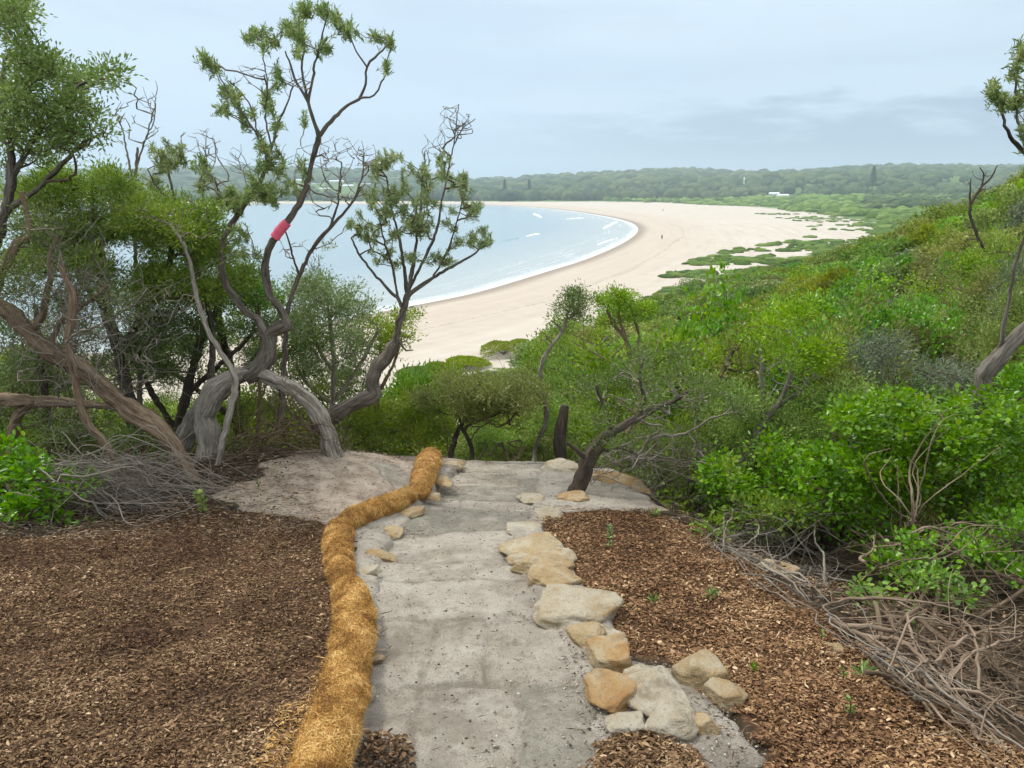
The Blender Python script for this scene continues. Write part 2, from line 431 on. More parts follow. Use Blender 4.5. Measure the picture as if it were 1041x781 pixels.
def ground_mat():
    m, nt = mat('terrain_ground'); n = N(nt)
    tc = n('ShaderNodeTexCoord'); P = tc.outputs['Object']
    shore = n.attr('shore'); veg = n.attr('veg'); mul = n.attr('mulch'); nsand = n.attr('nsand')
    # beach sand: pale, with streaks that run along the shore
    comb = n('ShaderNodeCombineXYZ', {'X': n.math('MULTIPLY', shore, .35), 'Y': n.math('MULTIPLY', n.attr('along'), .02), 'Z': 0.})
    st = n.noise(comb.outputs[0], 1.0, 7, .7); fine = n.noise(P, .35, 6, .6); grit = n.noise(P, 9, 4, .7)
    c = n.ramp(n.math('ADD', n.math('MULTIPLY', st, .6), n.math('MULTIPLY', fine, .4)), [(.3, (.36, .315, .255)), (.5, (.44, .395, .33)), (.7, (.50, .46, .40))])
    c = n.mix(n.maprange(shore, 12, 45), n.mix(.5, c, (.40, .33, .26)), c)
    wr = n.math('ABSOLUTE', n.math('SUBTRACT', n.math('ADD', shore, n.math('MULTIPLY', n.math('SUBTRACT', n.noise(comb.outputs[0], .5, 4, .6), .5), 14)), 19)); c = n.mix(n.math('MULTIPLY', n.maprange(wr, .8, .1), n.maprange(n.noise(P, .8, 4, .7), .42, .6, 0, .5)), c, (.20, .17, .13))
    c = n.mix(n.maprange(shore, 2.0, 7.0), (.25, .21, .165), c)
    # ground under the scrub; near soil coloured extra dark to shade the gaps
    vn = n.noise(P, .22, 6, .65); vn2 = n.noise(P, 2.5, 5, .7)
    vc = n.ramp(n.math('ADD', n.math('MULTIPLY', vn, .6), n.math('MULTIPLY', vn2, .4)), [(.35, (.05, .075, .02)), (.5, (.085, .14, .03)), (.62, (.13, .19, .045)), (.72, (.15, .15, .06))])
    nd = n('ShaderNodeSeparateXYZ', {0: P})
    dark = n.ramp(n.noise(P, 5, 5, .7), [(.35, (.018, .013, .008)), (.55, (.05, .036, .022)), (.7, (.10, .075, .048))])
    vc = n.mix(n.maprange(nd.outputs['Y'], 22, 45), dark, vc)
    k = n.math('ADD', veg, n.math('MULTIPLY', n.math('SUBTRACT', n.noise(P, .16, 5, .65), .5), n.maprange(nd.outputs['Y'], 70, 250, .6, 1.1)))
    c = n.mix(n.maprange(k, .42, .58), c, vc)
    # sand of the mound and the mulch
    sc = n.ramp(n.noise(P, 6, 6, .65), [(.3, (.17, .13, .095)), (.5, (.31, .25, .19)), (.7, (.43, .355, .28))])
    sp = n.noise(P, 45, 4, .7); sc = n.mix(n.maprange(sp, .6, .72, 0, .55), sc, (.08, .06, .045))
    wob = n.math('MULTIPLY', n.math('SUBTRACT', n.noise(P, 5, 5, .7), .5), 1.1)
    c = n.mix(n.maprange(n.math('ADD', nsand, wob), .42, .6), c, sc)
    mc = n.ramp(n.noise(P, 55, 5, .75), [(.32, (.020, .012, .008)), (.5, (.07, .038, .02)), (.66, (.15, .085, .045)), (.78, (.25, .16, .09))])
    c = n.mix(n.maprange(n.math('ADD', mul, wob), .42, .55), c, mc)
    b = n.math('ADD', n.math('MULTIPLY', n.noise(P, 30, 5, .7), .3), n.math('MULTIPLY', grit, .7))
    n.out(n.principled(c, .95, .1, b, .5, .03)); return m
M['ground'] = ground_mat()

def path_mat():
    m, nt = mat('sandy_stone_path'); n = N(nt)
    P = n('ShaderNodeTexCoord').outputs['Object']
    slab = n.attr('slab'); joint = n.attr('joint'); 
    base = n.ramp(n.noise(P, 3.2, 7, .68), [(.28, (.30, .255, .195)), (.44, (.46, .40, .32)), (.56, (.58, .52, .43)), (.72, (.68, .62, .52))])
    st = n.ramp(n.noise(P, 7, 6, .7), [(.3, (.17, .17, .125)), (.5, (.25, .245, .185)), (.7, (.36, .34, .27))])
    k = n.math('ADD', slab, n.math('MULTIPLY', n.math('SUBTRACT', n.noise(P, 4.5, 6, .7), .5), 1.1))
    c = n.mix(n.maprange(k, .74, 1.0, 0, .6), base, st)
    c = n.mix(n.math('MULTIPLY', n.math('MULTIPLY', joint, .7), n.maprange(n.noise(P, 2.6, 3, .6), .4, .6)), c, (.27, .235, .18))
    mm = n.noise(P, 16, 7, .78); c = n.mix(n.maprange(mm, .52, .68, 0, .5), c, (.24, .205, .155)); c = n.mix(n.maprange(mm, .48, .36, 0, .5), c, (.53, .485, .41))
    g = n.noise(P, 120, 3, .8)
    c = n.mix(n.maprange(g, .53, .64, 0, .55), c, (.12, .10, .075))
    g2 = n.noise(P, 70, 4, .8); c = n.mix(n.maprange(g2, .58, .68, 0, .45), c, (.62, .58, .50))
    st2 = n.noise(P, 2.0, 4, .6); c = n.mix(n.maprange(st2, .54, .68, 0, .5), c, (.24, .205, .16))
    b = n.math('ADD', n.math('ADD', n.math('MULTIPLY', n.noise(P, 18, 7, .8), 2.2), n.math('MULTIPLY', g, .5)), n.math('MULTIPLY', joint, -.5))
    n.out(n.principled(c, .93, .15, b, 1.0, .022)); return m
M['path'] = path_mat()

def rock_mat(name, stops, seed=0):
    m, nt = mat(name); n = N(nt)
    tc = n('ShaderNodeTexCoord'); oi = n('ShaderNodeObjectInfo')
    P = n('ShaderNodeVectorMath', {0: tc.outputs['Object'], 1: n('ShaderNodeCombineXYZ', {'X': n.math('MULTIPLY', oi.outputs['Random'], 40)}).outputs[0]}, operation='ADD').outputs[0]
    sep = n('ShaderNodeMapping', {'Vector': P, 'Scale': (1, 1, 2.2), 'Rotation': (.4, .3, 0)}).outputs[0]
    a = n.noise(sep, 5, 6, .65, .8)
    c = n.ramp(a, stops)
    c = n.mix(n.maprange(n.noise(P, 22, 5, .7), .52, .7, 0, .4), c, (.55, .50, .40))
    c = n.mix(n.maprange(n.noise(P, 48, 5, .8), .56, .66, 0, .6), c, (.10, .08, .05))
    c = n.mix(n.maprange(n.noise(P, 7, 5, .7), .54, .68, 0, .6), c, (.24, .20, .14))
    c = n.mix(.35, c, n.mix(1.0, c, (.80, .74, .62), 'MULTIPLY'))
    lay = n.noise(n('ShaderNodeMapping', {'Vector': P, 'Scale': (3, 3, 40), 'Rotation': (.35, .25, 0)}).outputs[0], 1.0, 5, .7)
    c = n.mix(n.maprange(lay, .5, .66, 0, .4), c, (.36, .26, .14))
    c = n.mix(n.maprange(n.noise(P, 150, 3, .8), .54, .66, 0, .45), c, (.20, .16, .10))
    b = n.math('ADD', n.math('ADD', n.noise(P, 25, 8, .8), n.math('MULTIPLY', lay, .8)), n.math('MULTIPLY', n.noise(sep, 7, 4, .6), 1.5))
    n.out(n.principled(c, .85, .2, b, 1.0, .03)); return m
M['rock_tan'] = rock_mat('tan_sandstone', [(.3, (.38, .24, .11)), (.47, (.48, .36, .20)), (.65, (.55, .48, .35))])
M['rock_orange'] = rock_mat('orange_sandstone', [(.3, (.40, .20, .07)), (.45, (.48, .31, .14)), (.58, (.54, .43, .27))])
M['rock_pale'] = rock_mat('pale_sandstone', [(.3, (.42, .28, .13)), (.43, (.50, .43, .31)), (.6, (.57, .52, .42))])

def simple(name, c, rough=.8, spec=.2, nscale=None, amt=.3):
    m, nt = mat(name); n = N(nt)
    if nscale:
        P = n('ShaderNodeTexCoord').outputs['Object']; f = n.noise(P, nscale, 5, .7)
        cc = n.ramp(f, [(.3, tuple(x * (1 - amt) for x in c)), (.7, tuple(min(x * (1 + amt), .9) for x in c))])
        n.out(n.principled(cc, rough, spec, f, .3, .02))
    else: n.out(n.principled(c, rough, spec))
    return m
def tint_mat(name, stops, rough=.8, spec=.15, trans=0.):
    m, nt = mat(name); n = N(nt); c = n.ramp(n.attr('tint'), stops); n.out(n.principled(c, rough, spec)); return m
M['chips'] = tint_mat('bark_chips', [(0, (.03, .017, .010)), (.3, (.10, .057, .029)), (.6, (.18, .108, .054)), (.85, (.29, .185, .095)), (1, (.46, .33, .20))])
M['chips_red'] = tint_mat('red_bark_chips', [(0, (.05, .026, .013)), (.3, (.14, .072, .034)), (.6, (.26, .145, .068)), (.85, (.38, .24, .12)), (1, (.54, .39, .23))])
M['coir'] = tint_mat('coir_fibre', [(0, (.13, .06, .018)), (.3, (.38, .195, .05)), (.65, (.60, .34, .095)), (1, (.80, .56, .23))], .75, .2)
M['litter'] = tint_mat('twig_litter', [(0, (.03, .022, .016)), (.4, (.10, .072, .05)), (.8, (.22, .17, .12)), (1, (.40, .33, .24))])
M['pebble'] = tint_mat('grit', [(0, (.05, .042, .032)), (.3, (.16, .13, .10)), (.7, (.34, .30, .24)), (1, (.52, .48, .40))])
M['tape'] = simple('pink_flagging_tape', (.85, .13, .22), .45, .4)

def forest_mat(name, stops, s=.35):
    m, nt = mat(name); n = N(nt); P = n('ShaderNodeTexCoord').outputs['Object']
    f = n.noise(P, s, 6, .75); t = n.attr('tint')
    c = n.ramp(n.math('ADD', n.math('MULTIPLY', t, .5), n.math('MULTIPLY', f, .55)), stops)
    n.out(n.principled(c, .8, .1, n.noise(P, s * 2, 5, .8), 1.0, 1.2)); return m
M['forest'] = forest_mat('forest_canopy', [(.2, (.025, .045, .018)), (.5, (.05, .085, .03)), (.75, (.10, .13, .045))])
M['dune_scrub'] = forest_mat('dune_scrub_leaf', [(.2, (.06, .11, .02)), (.5, (.12, .21, .035)), (.75, (.20, .29, .06)), (.9, (.26, .27, .10))], .8)

def water_mat():
    m, nt = mat('sea_water'); n = N(nt); P = n('ShaderNodeTexCoord').outputs['Object']
    s = n.math('MULTIPLY', n.attr('shore'), -1.)     # metres from the waterline
    al = n.attr('along')
    base = n.mix(n.maprange(s, 2, 50), (.33, .36, .34), (.20, .275, .30))
    base = n.mix(n.maprange(s, 60, 500), base, (.17, .245, .29))
    comb = n('ShaderNodeCombineXYZ', {'X': n.math('MULTIPLY', s, .22), 'Y': n.math('MULTIPLY', al, .022), 'Z': 0.}).outputs[0]
    nz = n.noise(comb, 1.0, 6, .7, .4); nf = n.noise(P, .9, 6, .75)
    w = n.math('ADD', s, n.math('MULTIPLY', n.math('SUBTRACT', n.noise(comb, .6, 3, .6), .5), 34))
    def band(c, hw): 
        d = n.math('ABSOLUTE', n.math('SUBTRACT', w, c)); return n.maprange(d, hw, 0)
    f = n.maprange(s, 9, 0, 0, .7)
    for c, hw, k in ((9, 4, .55), (24, 4, .35)):
        f = n.math('MAXIMUM', f, n.math('MULTIPLY', band(c, hw), k))
    f = n.math('MULTIPLY', f, n.math('ADD', n.math('MULTIPLY', nz, 1.1), n.math('MULTIPLY', nf, .9)))
    foam = n.maprange(f, .42, 1.0, 0, .6)
    foam = n.math('MAXIMUM', foam, n.maprange(n.math('ADD', s, n.math('MULTIPLY', n.math('SUBTRACT', nf, .5), 5)), 1.6, .2, 0, .55))
    c = n.mix(foam, base, (.72, .76, .76))
    bump = n.math('ADD', n.noise(n('ShaderNodeMapping', {'Vector': P, 'Scale': (1, 1.6, 1), 'Rotation': (0, 0, .5)}).outputs[0], .5, 5, .65), n.math('MULTIPLY', nz, .8))
    n.out(n.principled(c, n.mix(foam, .22, .9), .5, bump, .18, .5)); return m
M['water'] = water_mat()

# ------------------------------------------------------------------ ground sheet
def spaced(lo, hi, core, step, g, c0=0.0):
    a = list(np.arange(-core, core + 1e-6, step)); s = step; x = core
    while x < hi: s *= g; x += s; a.append(x)
    s = step; x = -core
    while x > lo: s *= g; x -= s; a.insert(0, x)
    return np.array(a) + c0
def along_of(x, y):
    P = np.array(SHORE); L = np.concatenate([[0], np.cumsum(np.linalg.norm(np.diff(P, axis=0), axis=1))])
    best = np.full(x.shape, 1e18); al = np.zeros(x.shape)
    for i in range(len(P) - 1):
        a, b = P[i], P[i + 1]; d = b - a
        h = np.clip(((x - a[0]) * d[0] + (y - a[1]) * d[1]) / (d @ d), 0, 1)
        q = (x - a[0] - d[0] * h) ** 2 + (y - a[1] - d[1] * h) ** 2
        m = q < best; best = np.where(m, q, best); al = np.where(m, L[i] + h * math.sqrt(d @ d), al)
    return al

# the path outline (photo pixels -> ground)
def gpx(px, py): p = hit(px, py, 1.0, 14); return (p[0], p[1])
PL = [(470, 473), (444, 484), (424, 500), (398, 522), (376, 545), (366, 572), (368, 600), (371, 640), (368, 690), (356, 745), (345, 800)]
PR = [(561, 473), (556, 495), (545, 520), (528, 548), (530, 566), (546, 590), (566, 618), (592, 655), (604, 690), (615, 730), (625, 800)]
path_l = [gpx(*p) for p in PL]; path_r = [gpx(*p) for p in PR]
path_l.insert(0, (path_l[0][0] + .02, 8.42)); path_r.insert(0, (path_r[0][0] + .02, 8.42)); path_l.append((path_l[-1][0] - .05, -1.5)); path_r.append((path_r[-1][0] + .05, -1.5))
PATH = path_r[::-1] + path_l
mortar = [gpx(*p) for p in ((560, 618), (600, 640), (640, 668), (690, 680), (740, 722), (785, 768), (760, 800), (600, 800))]
ROW = [gpx(*p) for p in ((516, 534), (548, 534), (578, 560), (592, 590), (622, 625), (640, 668), (610, 690), (592, 664), (560, 630), (540, 600), (520, 568))]
STRIP = [gpx(*p) for p in ((372, 470), (470, 470), (430, 505), (392, 560), (384, 620), (378, 700), (350, 800), (325, 800), (345, 700), (345, 620), (340, 560), (355, 525), (400, 500))]
PATCH = [gpx(*p) for p in ((548, 474), (600, 474), (655, 500), (665, 522), (610, 518), (565, 525), (535, 560), (515, 555), (540, 520))]
SANDL = [gpx(*p) for p in ((240, 520), (262, 478), (330, 455), (400, 452), (440, 452), (478, 472), (440, 505), (395, 545), (330, 548), (290, 528))]
MUL_L = [(-8, -5), (-.55, -5)] + [gpx(*p) for p in ((330, 800), (345, 700), (352, 640), (350, 560), (330, 532), (240, 520), (190, 510), (130, 520), (60, 545), (-40, 552))] + [(-8, 5.0)]
MUL_R = [gpx(*p) for p in ((560, 520), (610, 512), (665, 520), (710, 540), (775, 582), (862, 640), (950, 704), (1050, 768))] + [(2.3, 1.5), (2.5, -5), (.6, -5)] + [gpx(*p) for p in ((640, 800), (775, 800), (790, 772), (745, 722), (715, 705), (690, 680), (640, 662), (612, 640), (575, 600), (560, 575), (545, 548))]

xs = spaced(-3150, 3000, 5, .07, 1.027)
ys = spaced(-250, 3000, 5, .07, 1.022, 4.5)
X, Y = np.meshgrid(xs, ys)
Z = terrain(X, Y)
sdp = poly_sd(PATH, X, Y); sdm = poly_sd(mortar, X, Y); sdq = poly_sd(PATCH, X, Y)
Z = Z - .05 * sstep(-.02, .06, np.maximum(sdp, sdm)) 
Z = np.where(sdp > -.03, np.minimum(Z, CAMZ + near_z(X, Y) - .05), Z)
mb = MB(); ny, nx = X.shape
idx = np.arange(nx * ny).reshape(ny, nx)
F = np.stack([idx[:-1, :-1], idx[:-1, 1:], idx[1:, 1:], idx[1:, :-1]], -1).reshape(-1, 4)
mul = np.maximum(poly_sd(MUL_L, X, Y), poly_sd(MUL_R, X, Y))
nsd = np.maximum(poly_sd(SANDL, X, Y), sdq) + fbm(X * 2.2, Y * 2.2, 88, 4) * .9
S_ = -poly_sd(SEA, X, Y); V_ = poly_sd(VEG, X, Y)
AL = along_of(X, Y)
mb.add(np.stack([X, Y, Z], -1), F, shore=S_.ravel(), veg=np.clip(.5 + V_ / (12 + .06 * np.maximum(Y - 120, 0)), 0, 1).ravel(), mulch=np.clip(.5 + mul / .3, 0, 1).ravel(),
       nsand=np.clip(.5 + nsd / .35, 0, 1).ravel(), along=AL.ravel())
g = mb.build('ground', M['ground']); tag(g, kind='structure')

# water sheet: only the cells over the bay
sx = spaced(-3100, 160, 5, 1.5, 1.02); sy = spaced(-250, 1080, 5, 1.5, 1.015, 60)
WX, WY = np.meshgrid(sx, sy); ws = -poly_sd(SEA, WX, WY)
keep = ws < 12
idx = np.arange(WX.size).reshape(WX.shape)
Fw = np.stack([idx[:-1, :-1], idx[:-1, 1:], idx[1:, 1:], idx[1:, :-1]], -1).reshape(-1, 4)
kk = keep.ravel(); Fw = Fw[kk[Fw].all(1)]
used = np.unique(Fw); remap = -np.ones(WX.size, int); remap[used] = np.arange(len(used))
wal = along_of(WX, WY)
swell = np.zeros(WX.shape) + .08 + .10 * np.sin(ws / 9 + fbm(WX * .01, WY * .01, 8) * 6) * sstep(-2, -14, ws)
mb = MB(); mb.add(np.stack([WX, WY, swell], -1).reshape(-1, 3)[used], remap[Fw], shore=ws.ravel()[used], along=wal.ravel()[used])
tag(mb.build('water', M['water']), kind='structure')

# breaking waves: low ridges with white tops
def breaker(pts, h, wdt, seed):
    P, _ = resample([(x, y, 0) for x, y in pts], 1.2)
    rng = RS(seed); T = unit(np.gradient(P, axis=0)); S = np.stack([-T[:, 1], T[:, 0], 0 * T[:, 0]], 1)
    n = len(P); e = np.sin(np.linspace(0, math.pi, n)) ** .6; u = np.linspace(-1, 1, 9)
    prof = np.exp(-(u * 2.2) ** 2)
    nz = fbm(np.arange(n)[:, None] * .35 + seed + 0 * u[None], u[None] * 2 + 0 * np.arange(n)[:, None], seed, 3)
    V = P[:, None] + S[:, None] * (u[None, :, None] * wdt * (e[:, None, None] * .7 + .3) * (1 + nz[..., None] * 1.6)) * .62
    V[..., 2] = -.12 + h * prof[None] * e[:, None] * (1 + nz * 2.6)
    mb = MB(); idx = np.arange(n * 9).reshape(n, 9)
    mb.add(V.reshape(-1, 3), np.stack([idx[:-1, :-1], idx[:-1, 1:], idx[1:, 1:], idx[1:, :-1]], -1).reshape(-1, 4))
    return mb
M['foam'] = simple('sea_foam', (.74, .78, .78), .9, .2, 1.2, .12)
M['wave_face'] = simple('green_wave_face', (.17, .30, .29), .25, .5, .6, .15)
for i, (pts, foam, h, wd, lab) in enumerate([
    (((530, 241), (541, 239), (551, 237)), True, .5, 2.2, 'white breaking crest at the end of the long green wave in mid bay'),
    (((500, 248), (515, 245), (530, 241.5)), False, .5, 2.0, 'long low green wave face rising in mid bay before it breaks'),
    (((575, 223), (585, 222), (595, 221.5)), True, .5, 4.0, 'white wave crest breaking off the far curve of the beach'),
    (((541, 217), (546, 219), (551, 221.5)), True, .6, 4.0, 'short white wave breaking alone far out in the bay'),
    (((612, 233), (622, 228), (629, 224)), True, .5, 3.0, 'white surf line close to the innermost curve of the shore'),
    (((604, 250), (618, 245), (632, 241)), True, .35, 2.0, 'white surf line running in beside the wet sand below the curve')]):
    w = [at_z(px, py, .1) for px, py in pts]
    tag(breaker(w, h, wd, i + 3).build('breaking_wave' if foam else 'rising_wave', M['foam'] if foam else M['wave_face']), lab, 'wave', 'waves breaking in the bay')

# ------------------------------------------------------------------ path surface
def sheet_in(polys, step, ztop, extra=None, edge=.05):
    a = np.concatenate([np.array(p) for p in polys]); lo = a.min(0) - .1; hi = a.max(0) + .1
    gx = np.arange(lo[0], hi[0], step); gy = np.arange(lo[1], hi[1], step); GX, GY = np.meshgrid(gx, gy)
    sd = np.max([poly_sd(p, GX, GY) for p in polys], 0)
    sd = sd + fbm(GX * 7, GY * 7, 2, 3) * .07 * sstep(8.1, 7.5, GY)
    zz = ztop(GX, GY, sd); keep = sd > -edge
    idx = np.arange(GX.size).reshape(GX.shape)
    Fq = np.stack([idx[:-1, :-1], idx[:-1, 1:], idx[1:, 1:], idx[1:, :-1]], -1).reshape(-1, 4)
    Fq = Fq[keep.ravel()[Fq].all(1)]; used = np.unique(Fq); rm = -np.ones(GX.size, int); rm[used] = np.arange(len(used))
    return GX, GY, zz, sd, used, rm[Fq]
rng = RS(11)
# irregular slabs: courses across the path with staggered joints
cy = [-1.6]
while cy[-1] < 9: cy.append(cy[-1] + rng.uniform(.34, .75))
cuts = [np.sort(rng.uniform(-.5, .9, 2)) if rng.rand() < .5 else np.array([rng.uniform(-.2, .5)]) for _ in cy]
tones = rng.rand(len(cy), 4)
def slabs(x, y):
    yy = y + fbm(x * 1.5, y * 1.5, 41, 3) * .14; xx = x + fbm(x * 1.5, y * 1.5, 57, 3) * .16
    ci = np.clip(np.searchsorted(cy, yy) - 1, 0, len(cy) - 2)
    cya = np.array(cy); d = np.minimum(yy - cya[ci], cya[ci + 1] - yy); k = np.zeros(x.shape, int)
    for i in range(len(cy) - 1):
        m = ci == i
        if not m.any(): continue
        for c in cuts[i]: d[m] = np.minimum(d[m], np.abs(xx[m] - c)); k[m] += (xx[m] > c)
    return d, tones[ci, k]
def path_z(x, y, sd):
    d, tn = slabs(x, y)
    z = CAMZ + near_z(x, y) - .004 + (tn - .5) * .008 + fbm(x * 5, y * 5, 71, 4) * .045 + fbm(x * 22, y * 22, 72, 3) * .012 - .014 * sstep(.022, .0, d)
    return z - .10 * sstep(.03, -.05, sd)
GX, GY, zz, sd, used, Fp = sheet_in([PATH], .014, path_z)
d, tn = slabs(GX, GY)
mb = MB(); mb.add(np.stack([GX, GY, zz], -1).reshape(-1, 3)[used], Fp, slab=tn.ravel()[used], joint=sstep(.03, .004, d).ravel()[used])
tag(mb.build('path', M['path']), kind='structure')
for polys_, fz_ in (([mortar], lambda x, y, s: terrain(x, y) - .002 + fbm(x * 4, y * 4, 91, 5) * .06 - .10 * sstep(.04, -.05, s)),
                    ([ROW], lambda x, y, s: terrain(x, y) + .03 + fbm(x * 5, y * 5, 95, 5) * .06 - .12 * sstep(.05, -.05, s)),
                    ([PATCH], lambda x, y, s: terrain(x, y) + .012 + fbm(x * 4, y * 4, 91, 5) * .07 - .10 * sstep(.04, -.05, s)),
                    ([STRIP], lambda x, y, s: np.maximum(terrain(x, y), CAMZ + near_z(x, y) - .03) + .006 + fbm(x * 5, y * 5, 93, 5) * .05 - .12 * sstep(.04, -.05, s))):
    GX, GY, zz, sd, used, Fp = sheet_in(polys_, .022, fz_)
    mb = MB(); mb.add(np.stack([GX, GY, zz], -1).reshape(-1, 3)[used], Fp, slab=np.zeros(len(used)), joint=np.zeros(len(used)))
    tag(mb.build('path_shoulder', M['path']), kind='structure')

# ------------------------------------------------------------------ rocks
import bmesh
_bm = bmesh.new(); bmesh.ops.create_icosphere(_bm, subdivisions=5, radius=1)
ICO = np.array([v.co[:] for v in _bm.verts]); ICOF = np.array([[v.index for v in f.verts] for f in _bm.faces]); _bm.free()
_bm = bmesh.new(); bmesh.ops.create_icosphere(_bm, subdivisions=2, radius=1)
ICO2 = np.array([v.co[:] for v in _bm.verts]); ICOF2 = np.array([[v.index for v in f.verts] for f in _bm.faces]); _bm.free()
def rock_shape(dims, seed, planes=13, noise=.09, rot=0):
    rng = RS(seed); D = ICO
    nrm = np.vstack([np.eye(3), -np.eye(3), unit(rng.normal(size=(planes, 3)))]); nrm[:6] = unit(nrm[:6] + rng.normal(size=(6, 3)) * .28)
    h = np.concatenate([rng.uniform(.7, .92, 6), rng.uniform(.8, 1.06, planes)])
    dn = D @ nrm.T; rr = np.where(dn > .05, h[None] / np.maximum(dn, .05), 9)
    # soft minimum keeps edges slightly worn
    r = -np.log(np.exp(-rr * 26).sum(1)) / 26
    r = np.minimum(r, 1.32)
    q = D * r[:, None]
    nz = fbm(q[:, 0] * 2.2 + seed, q[:, 1] * 2.2 + q[:, 2] * 1.7, seed, 5) + .5 * fbm(q[:, 2] * 6 + seed, q[:, 0] * 6 - q[:, 1] * 5, seed + 3, 4)
    q = q * (1 + noise * 2 * nz[:, None]) * np.array(dims) * .5 / .82
    c, s = math.cos(rot), math.sin(rot)
    return q @ np.array([[c, s, 0], [-s, c, 0], [0, 0, 1]])
def rock(px, py, wpx, hm, ratio, m, label, seed, rot=0, lift=.3, name='edging_stone', cat='stone', group=None, dY=0):
    p = hit(px, py); w = wpx * mpp(p[1]); sm = .6 if group == GL_ else (1.28 if group == G_R else 1.14); w *= sm; hm *= .70 if sm > 1 else .5; dims = (w, w * ratio * 1.45, hm); lift *= .55
    V = rock_shape(dims, seed, rot=rot) + np.array([p[0], p[1] + dY, p[2] + hm * lift])
    b = MB(); b.add(V, ICOF); o = b.build(name, M[m], loc=(p[0], p[1], p[2])); return tag(o, label, cat, group)
GL_ = 'stones along the left edge of the path'
G_R = 'sandstone blocks along the right edge of the path'
rock(545, 563, 46, .16, .75, 'rock_tan', 'flat tan block at the far end of the sandstone row beside the path', 101, .2, .35, group=G_R)
rock(553, 579, 48, .17, .6, 'rock_tan', 'cream topped block wedged behind the rounded tan block in the path edge', 102, -.3, .35, group=G_R)
rock(562, 595, 40, .20, .7, 'rock_tan', 'small yellowish block directly behind the big flat pale block', 103, .4, .3, group=G_R)
rock(587, 626, 58, .24, .72, 'rock_pale', 'big flat topped pale block with wide front face in the path edge', 104, -.35, .3, group=G_R)
rock(594, 652, 26, .15, .8, 'rock_tan', 'narrow tan block filling the gap between the big pale block and the orange one', 120, .5, .3, group=G_R)
rock(620, 674, 42, .20, .8, 'rock_orange', 'squarish orange block standing upright beside the path', 105, .1, .38, group=G_R)
rock(627, 712, 42, .16, .75, 'rock_orange', 'rusty stained block half buried just below the squarish orange block', 106, .5, .3, group=G_R)
rock(664, 716, 52, .13, .9, 'rock_pale', 'smooth whitish block set flush in the mortar', 107, .2, .62, group=G_R)
rock(686, 740, 42, .12, .7, 'rock_pale', 'cream rock with chipped side beside the tiny orange wedge', 108, -.2, .62, group=G_R)
rock(713, 740, 22, .10, .7, 'rock_orange', 'tiny orange wedge of stone in the mortar', 109, .6, .4, group=G_R)
rock(636, 742, 34, .08, .7, 'rock_pale', 'low white stone barely showing through the sandy mortar', 110, .1, .62, group=G_R)
rock(714, 694, 50, .22, .7, 'rock_tan', 'large tan boulder resting against the bark mulch', 111, .5, .42, name='boulder', cat='boulder')
rock(737, 714, 40, .16, .6, 'rock_tan', 'smaller ochre boulder leaning on the large tan boulder', 112, -.6, .35, name='boulder', cat='boulder')
for i_, (px_, py_, w_, m_, lab_) in enumerate([(537, 571, 26, 'rock_pale', 'small pale chock stone low on the path side under the cream topped block'), (572, 608, 26, 'rock_tan', 'small ochre stone between the yellowish block and the big pale block'),
    (568, 570, 28, 'rock_pale', 'pale slab half buried on the mulch side of the cream topped block'), (608, 652, 30, 'rock_pale', 'pale stone tucked against the mulch above the orange block'), (648, 695, 26, 'rock_pale', 'whitish stone set between the orange blocks and the mortar slab')]):
    rock(px_, py_, w_, .13, .8, m_, lab_, 170 + i_, .4 * i_, .25, group=G_R)
rock(574, 479, 30, .16, .6, 'rock_pale', 'white stone at the top edge of the path where it drops away', 113, 0, .4, group='stones at the far end of the path')
rock(586, 508, 24, .10, .7, 'rock_orange', 'small orange stone at the foot of the leaning tree', 114, .3, .35, group='stones at the far end of the path')
rock(632, 492, 60, .14, .26, 'rock_orange', 'long orange brown kerb stone behind the leaning tree', 115, -.72, .35, group='stones at the far end of the path')
rock(532, 541, 30, .07, .8, 'rock_pale', 'thin pale stone lying flush before the sandstone row begins', 116, .1, .25, group='stones at the far end of the path')
rock(556, 524, 26, .07, .8, 'rock_pale', 'rounded pale stone in the sand below the leaning tree', 117, .1, .25, group='stones at the far end of the path')
rock(461, 474, 34, .13, .7, 'rock_tan', 'cream stone beside the far end of the coir log', 118, -.2, .3, group='stones along the left edge of the path')
rock(540, 508, 22, .06, .8, 'rock_pale', 'flat grey stone half sunk at the upper right path edge', 119, .1, .2, group='stones at the far end of the path')
GL = 'stones along the left edge of the path'
for i, (px, py, w, h, m, lab) in enumerate([
    (449, 490, 26, .09, 'rock_orange', 'ochre edging stone just below the cream stone at the coir log end'),
    (434, 505, 26, .08, 'rock_tan', 'narrow tan edging stone below the ochre one by the coir log'),
    (418, 522, 28, .08, 'rock_orange', 'brownish edging stone next to a dark hole by the coir log'),
    (401, 543, 28, .09, 'rock_tan', 'tan edging stone where the coir log bends round'),
    (386, 566, 30, .10, 'rock_tan', 'cream edging stone in the bay between two coir logs'),
    (375, 583, 26, .10, 'rock_pale', 'pale rounded stone pressed into the notch of the coir log'),
    (374, 614, 22, .08, 'rock_tan', 'small sandy edging stone beside the middle of the longest coir log'),
    (379, 642, 18, .07, 'rock_pale', 'thin upright grey edging stone against the longest coir log'),
    (379, 672, 18, .08, 'rock_tan', 'dusty edging stone half hidden under coir fibre'),
    (377, 708, 18, .07, 'rock_pale', 'pale sliver of edging stone nearest to the camera')]):
    rock(px, py, w, h, 1.3, m, lab, 140 + i, .3 + i, .25, group=GL)
rock(848, 662, 20, .04, .7, 'rock_tan', 'flat brown stone lying on the red mulch', 160, .2, .4, name='flat_stone')
rock(790, 580, 34, .05, .6, 'rock_tan', 'flat dusty stone at the edge of the brushwood', 161, -.5, .4, name='flat_stone')

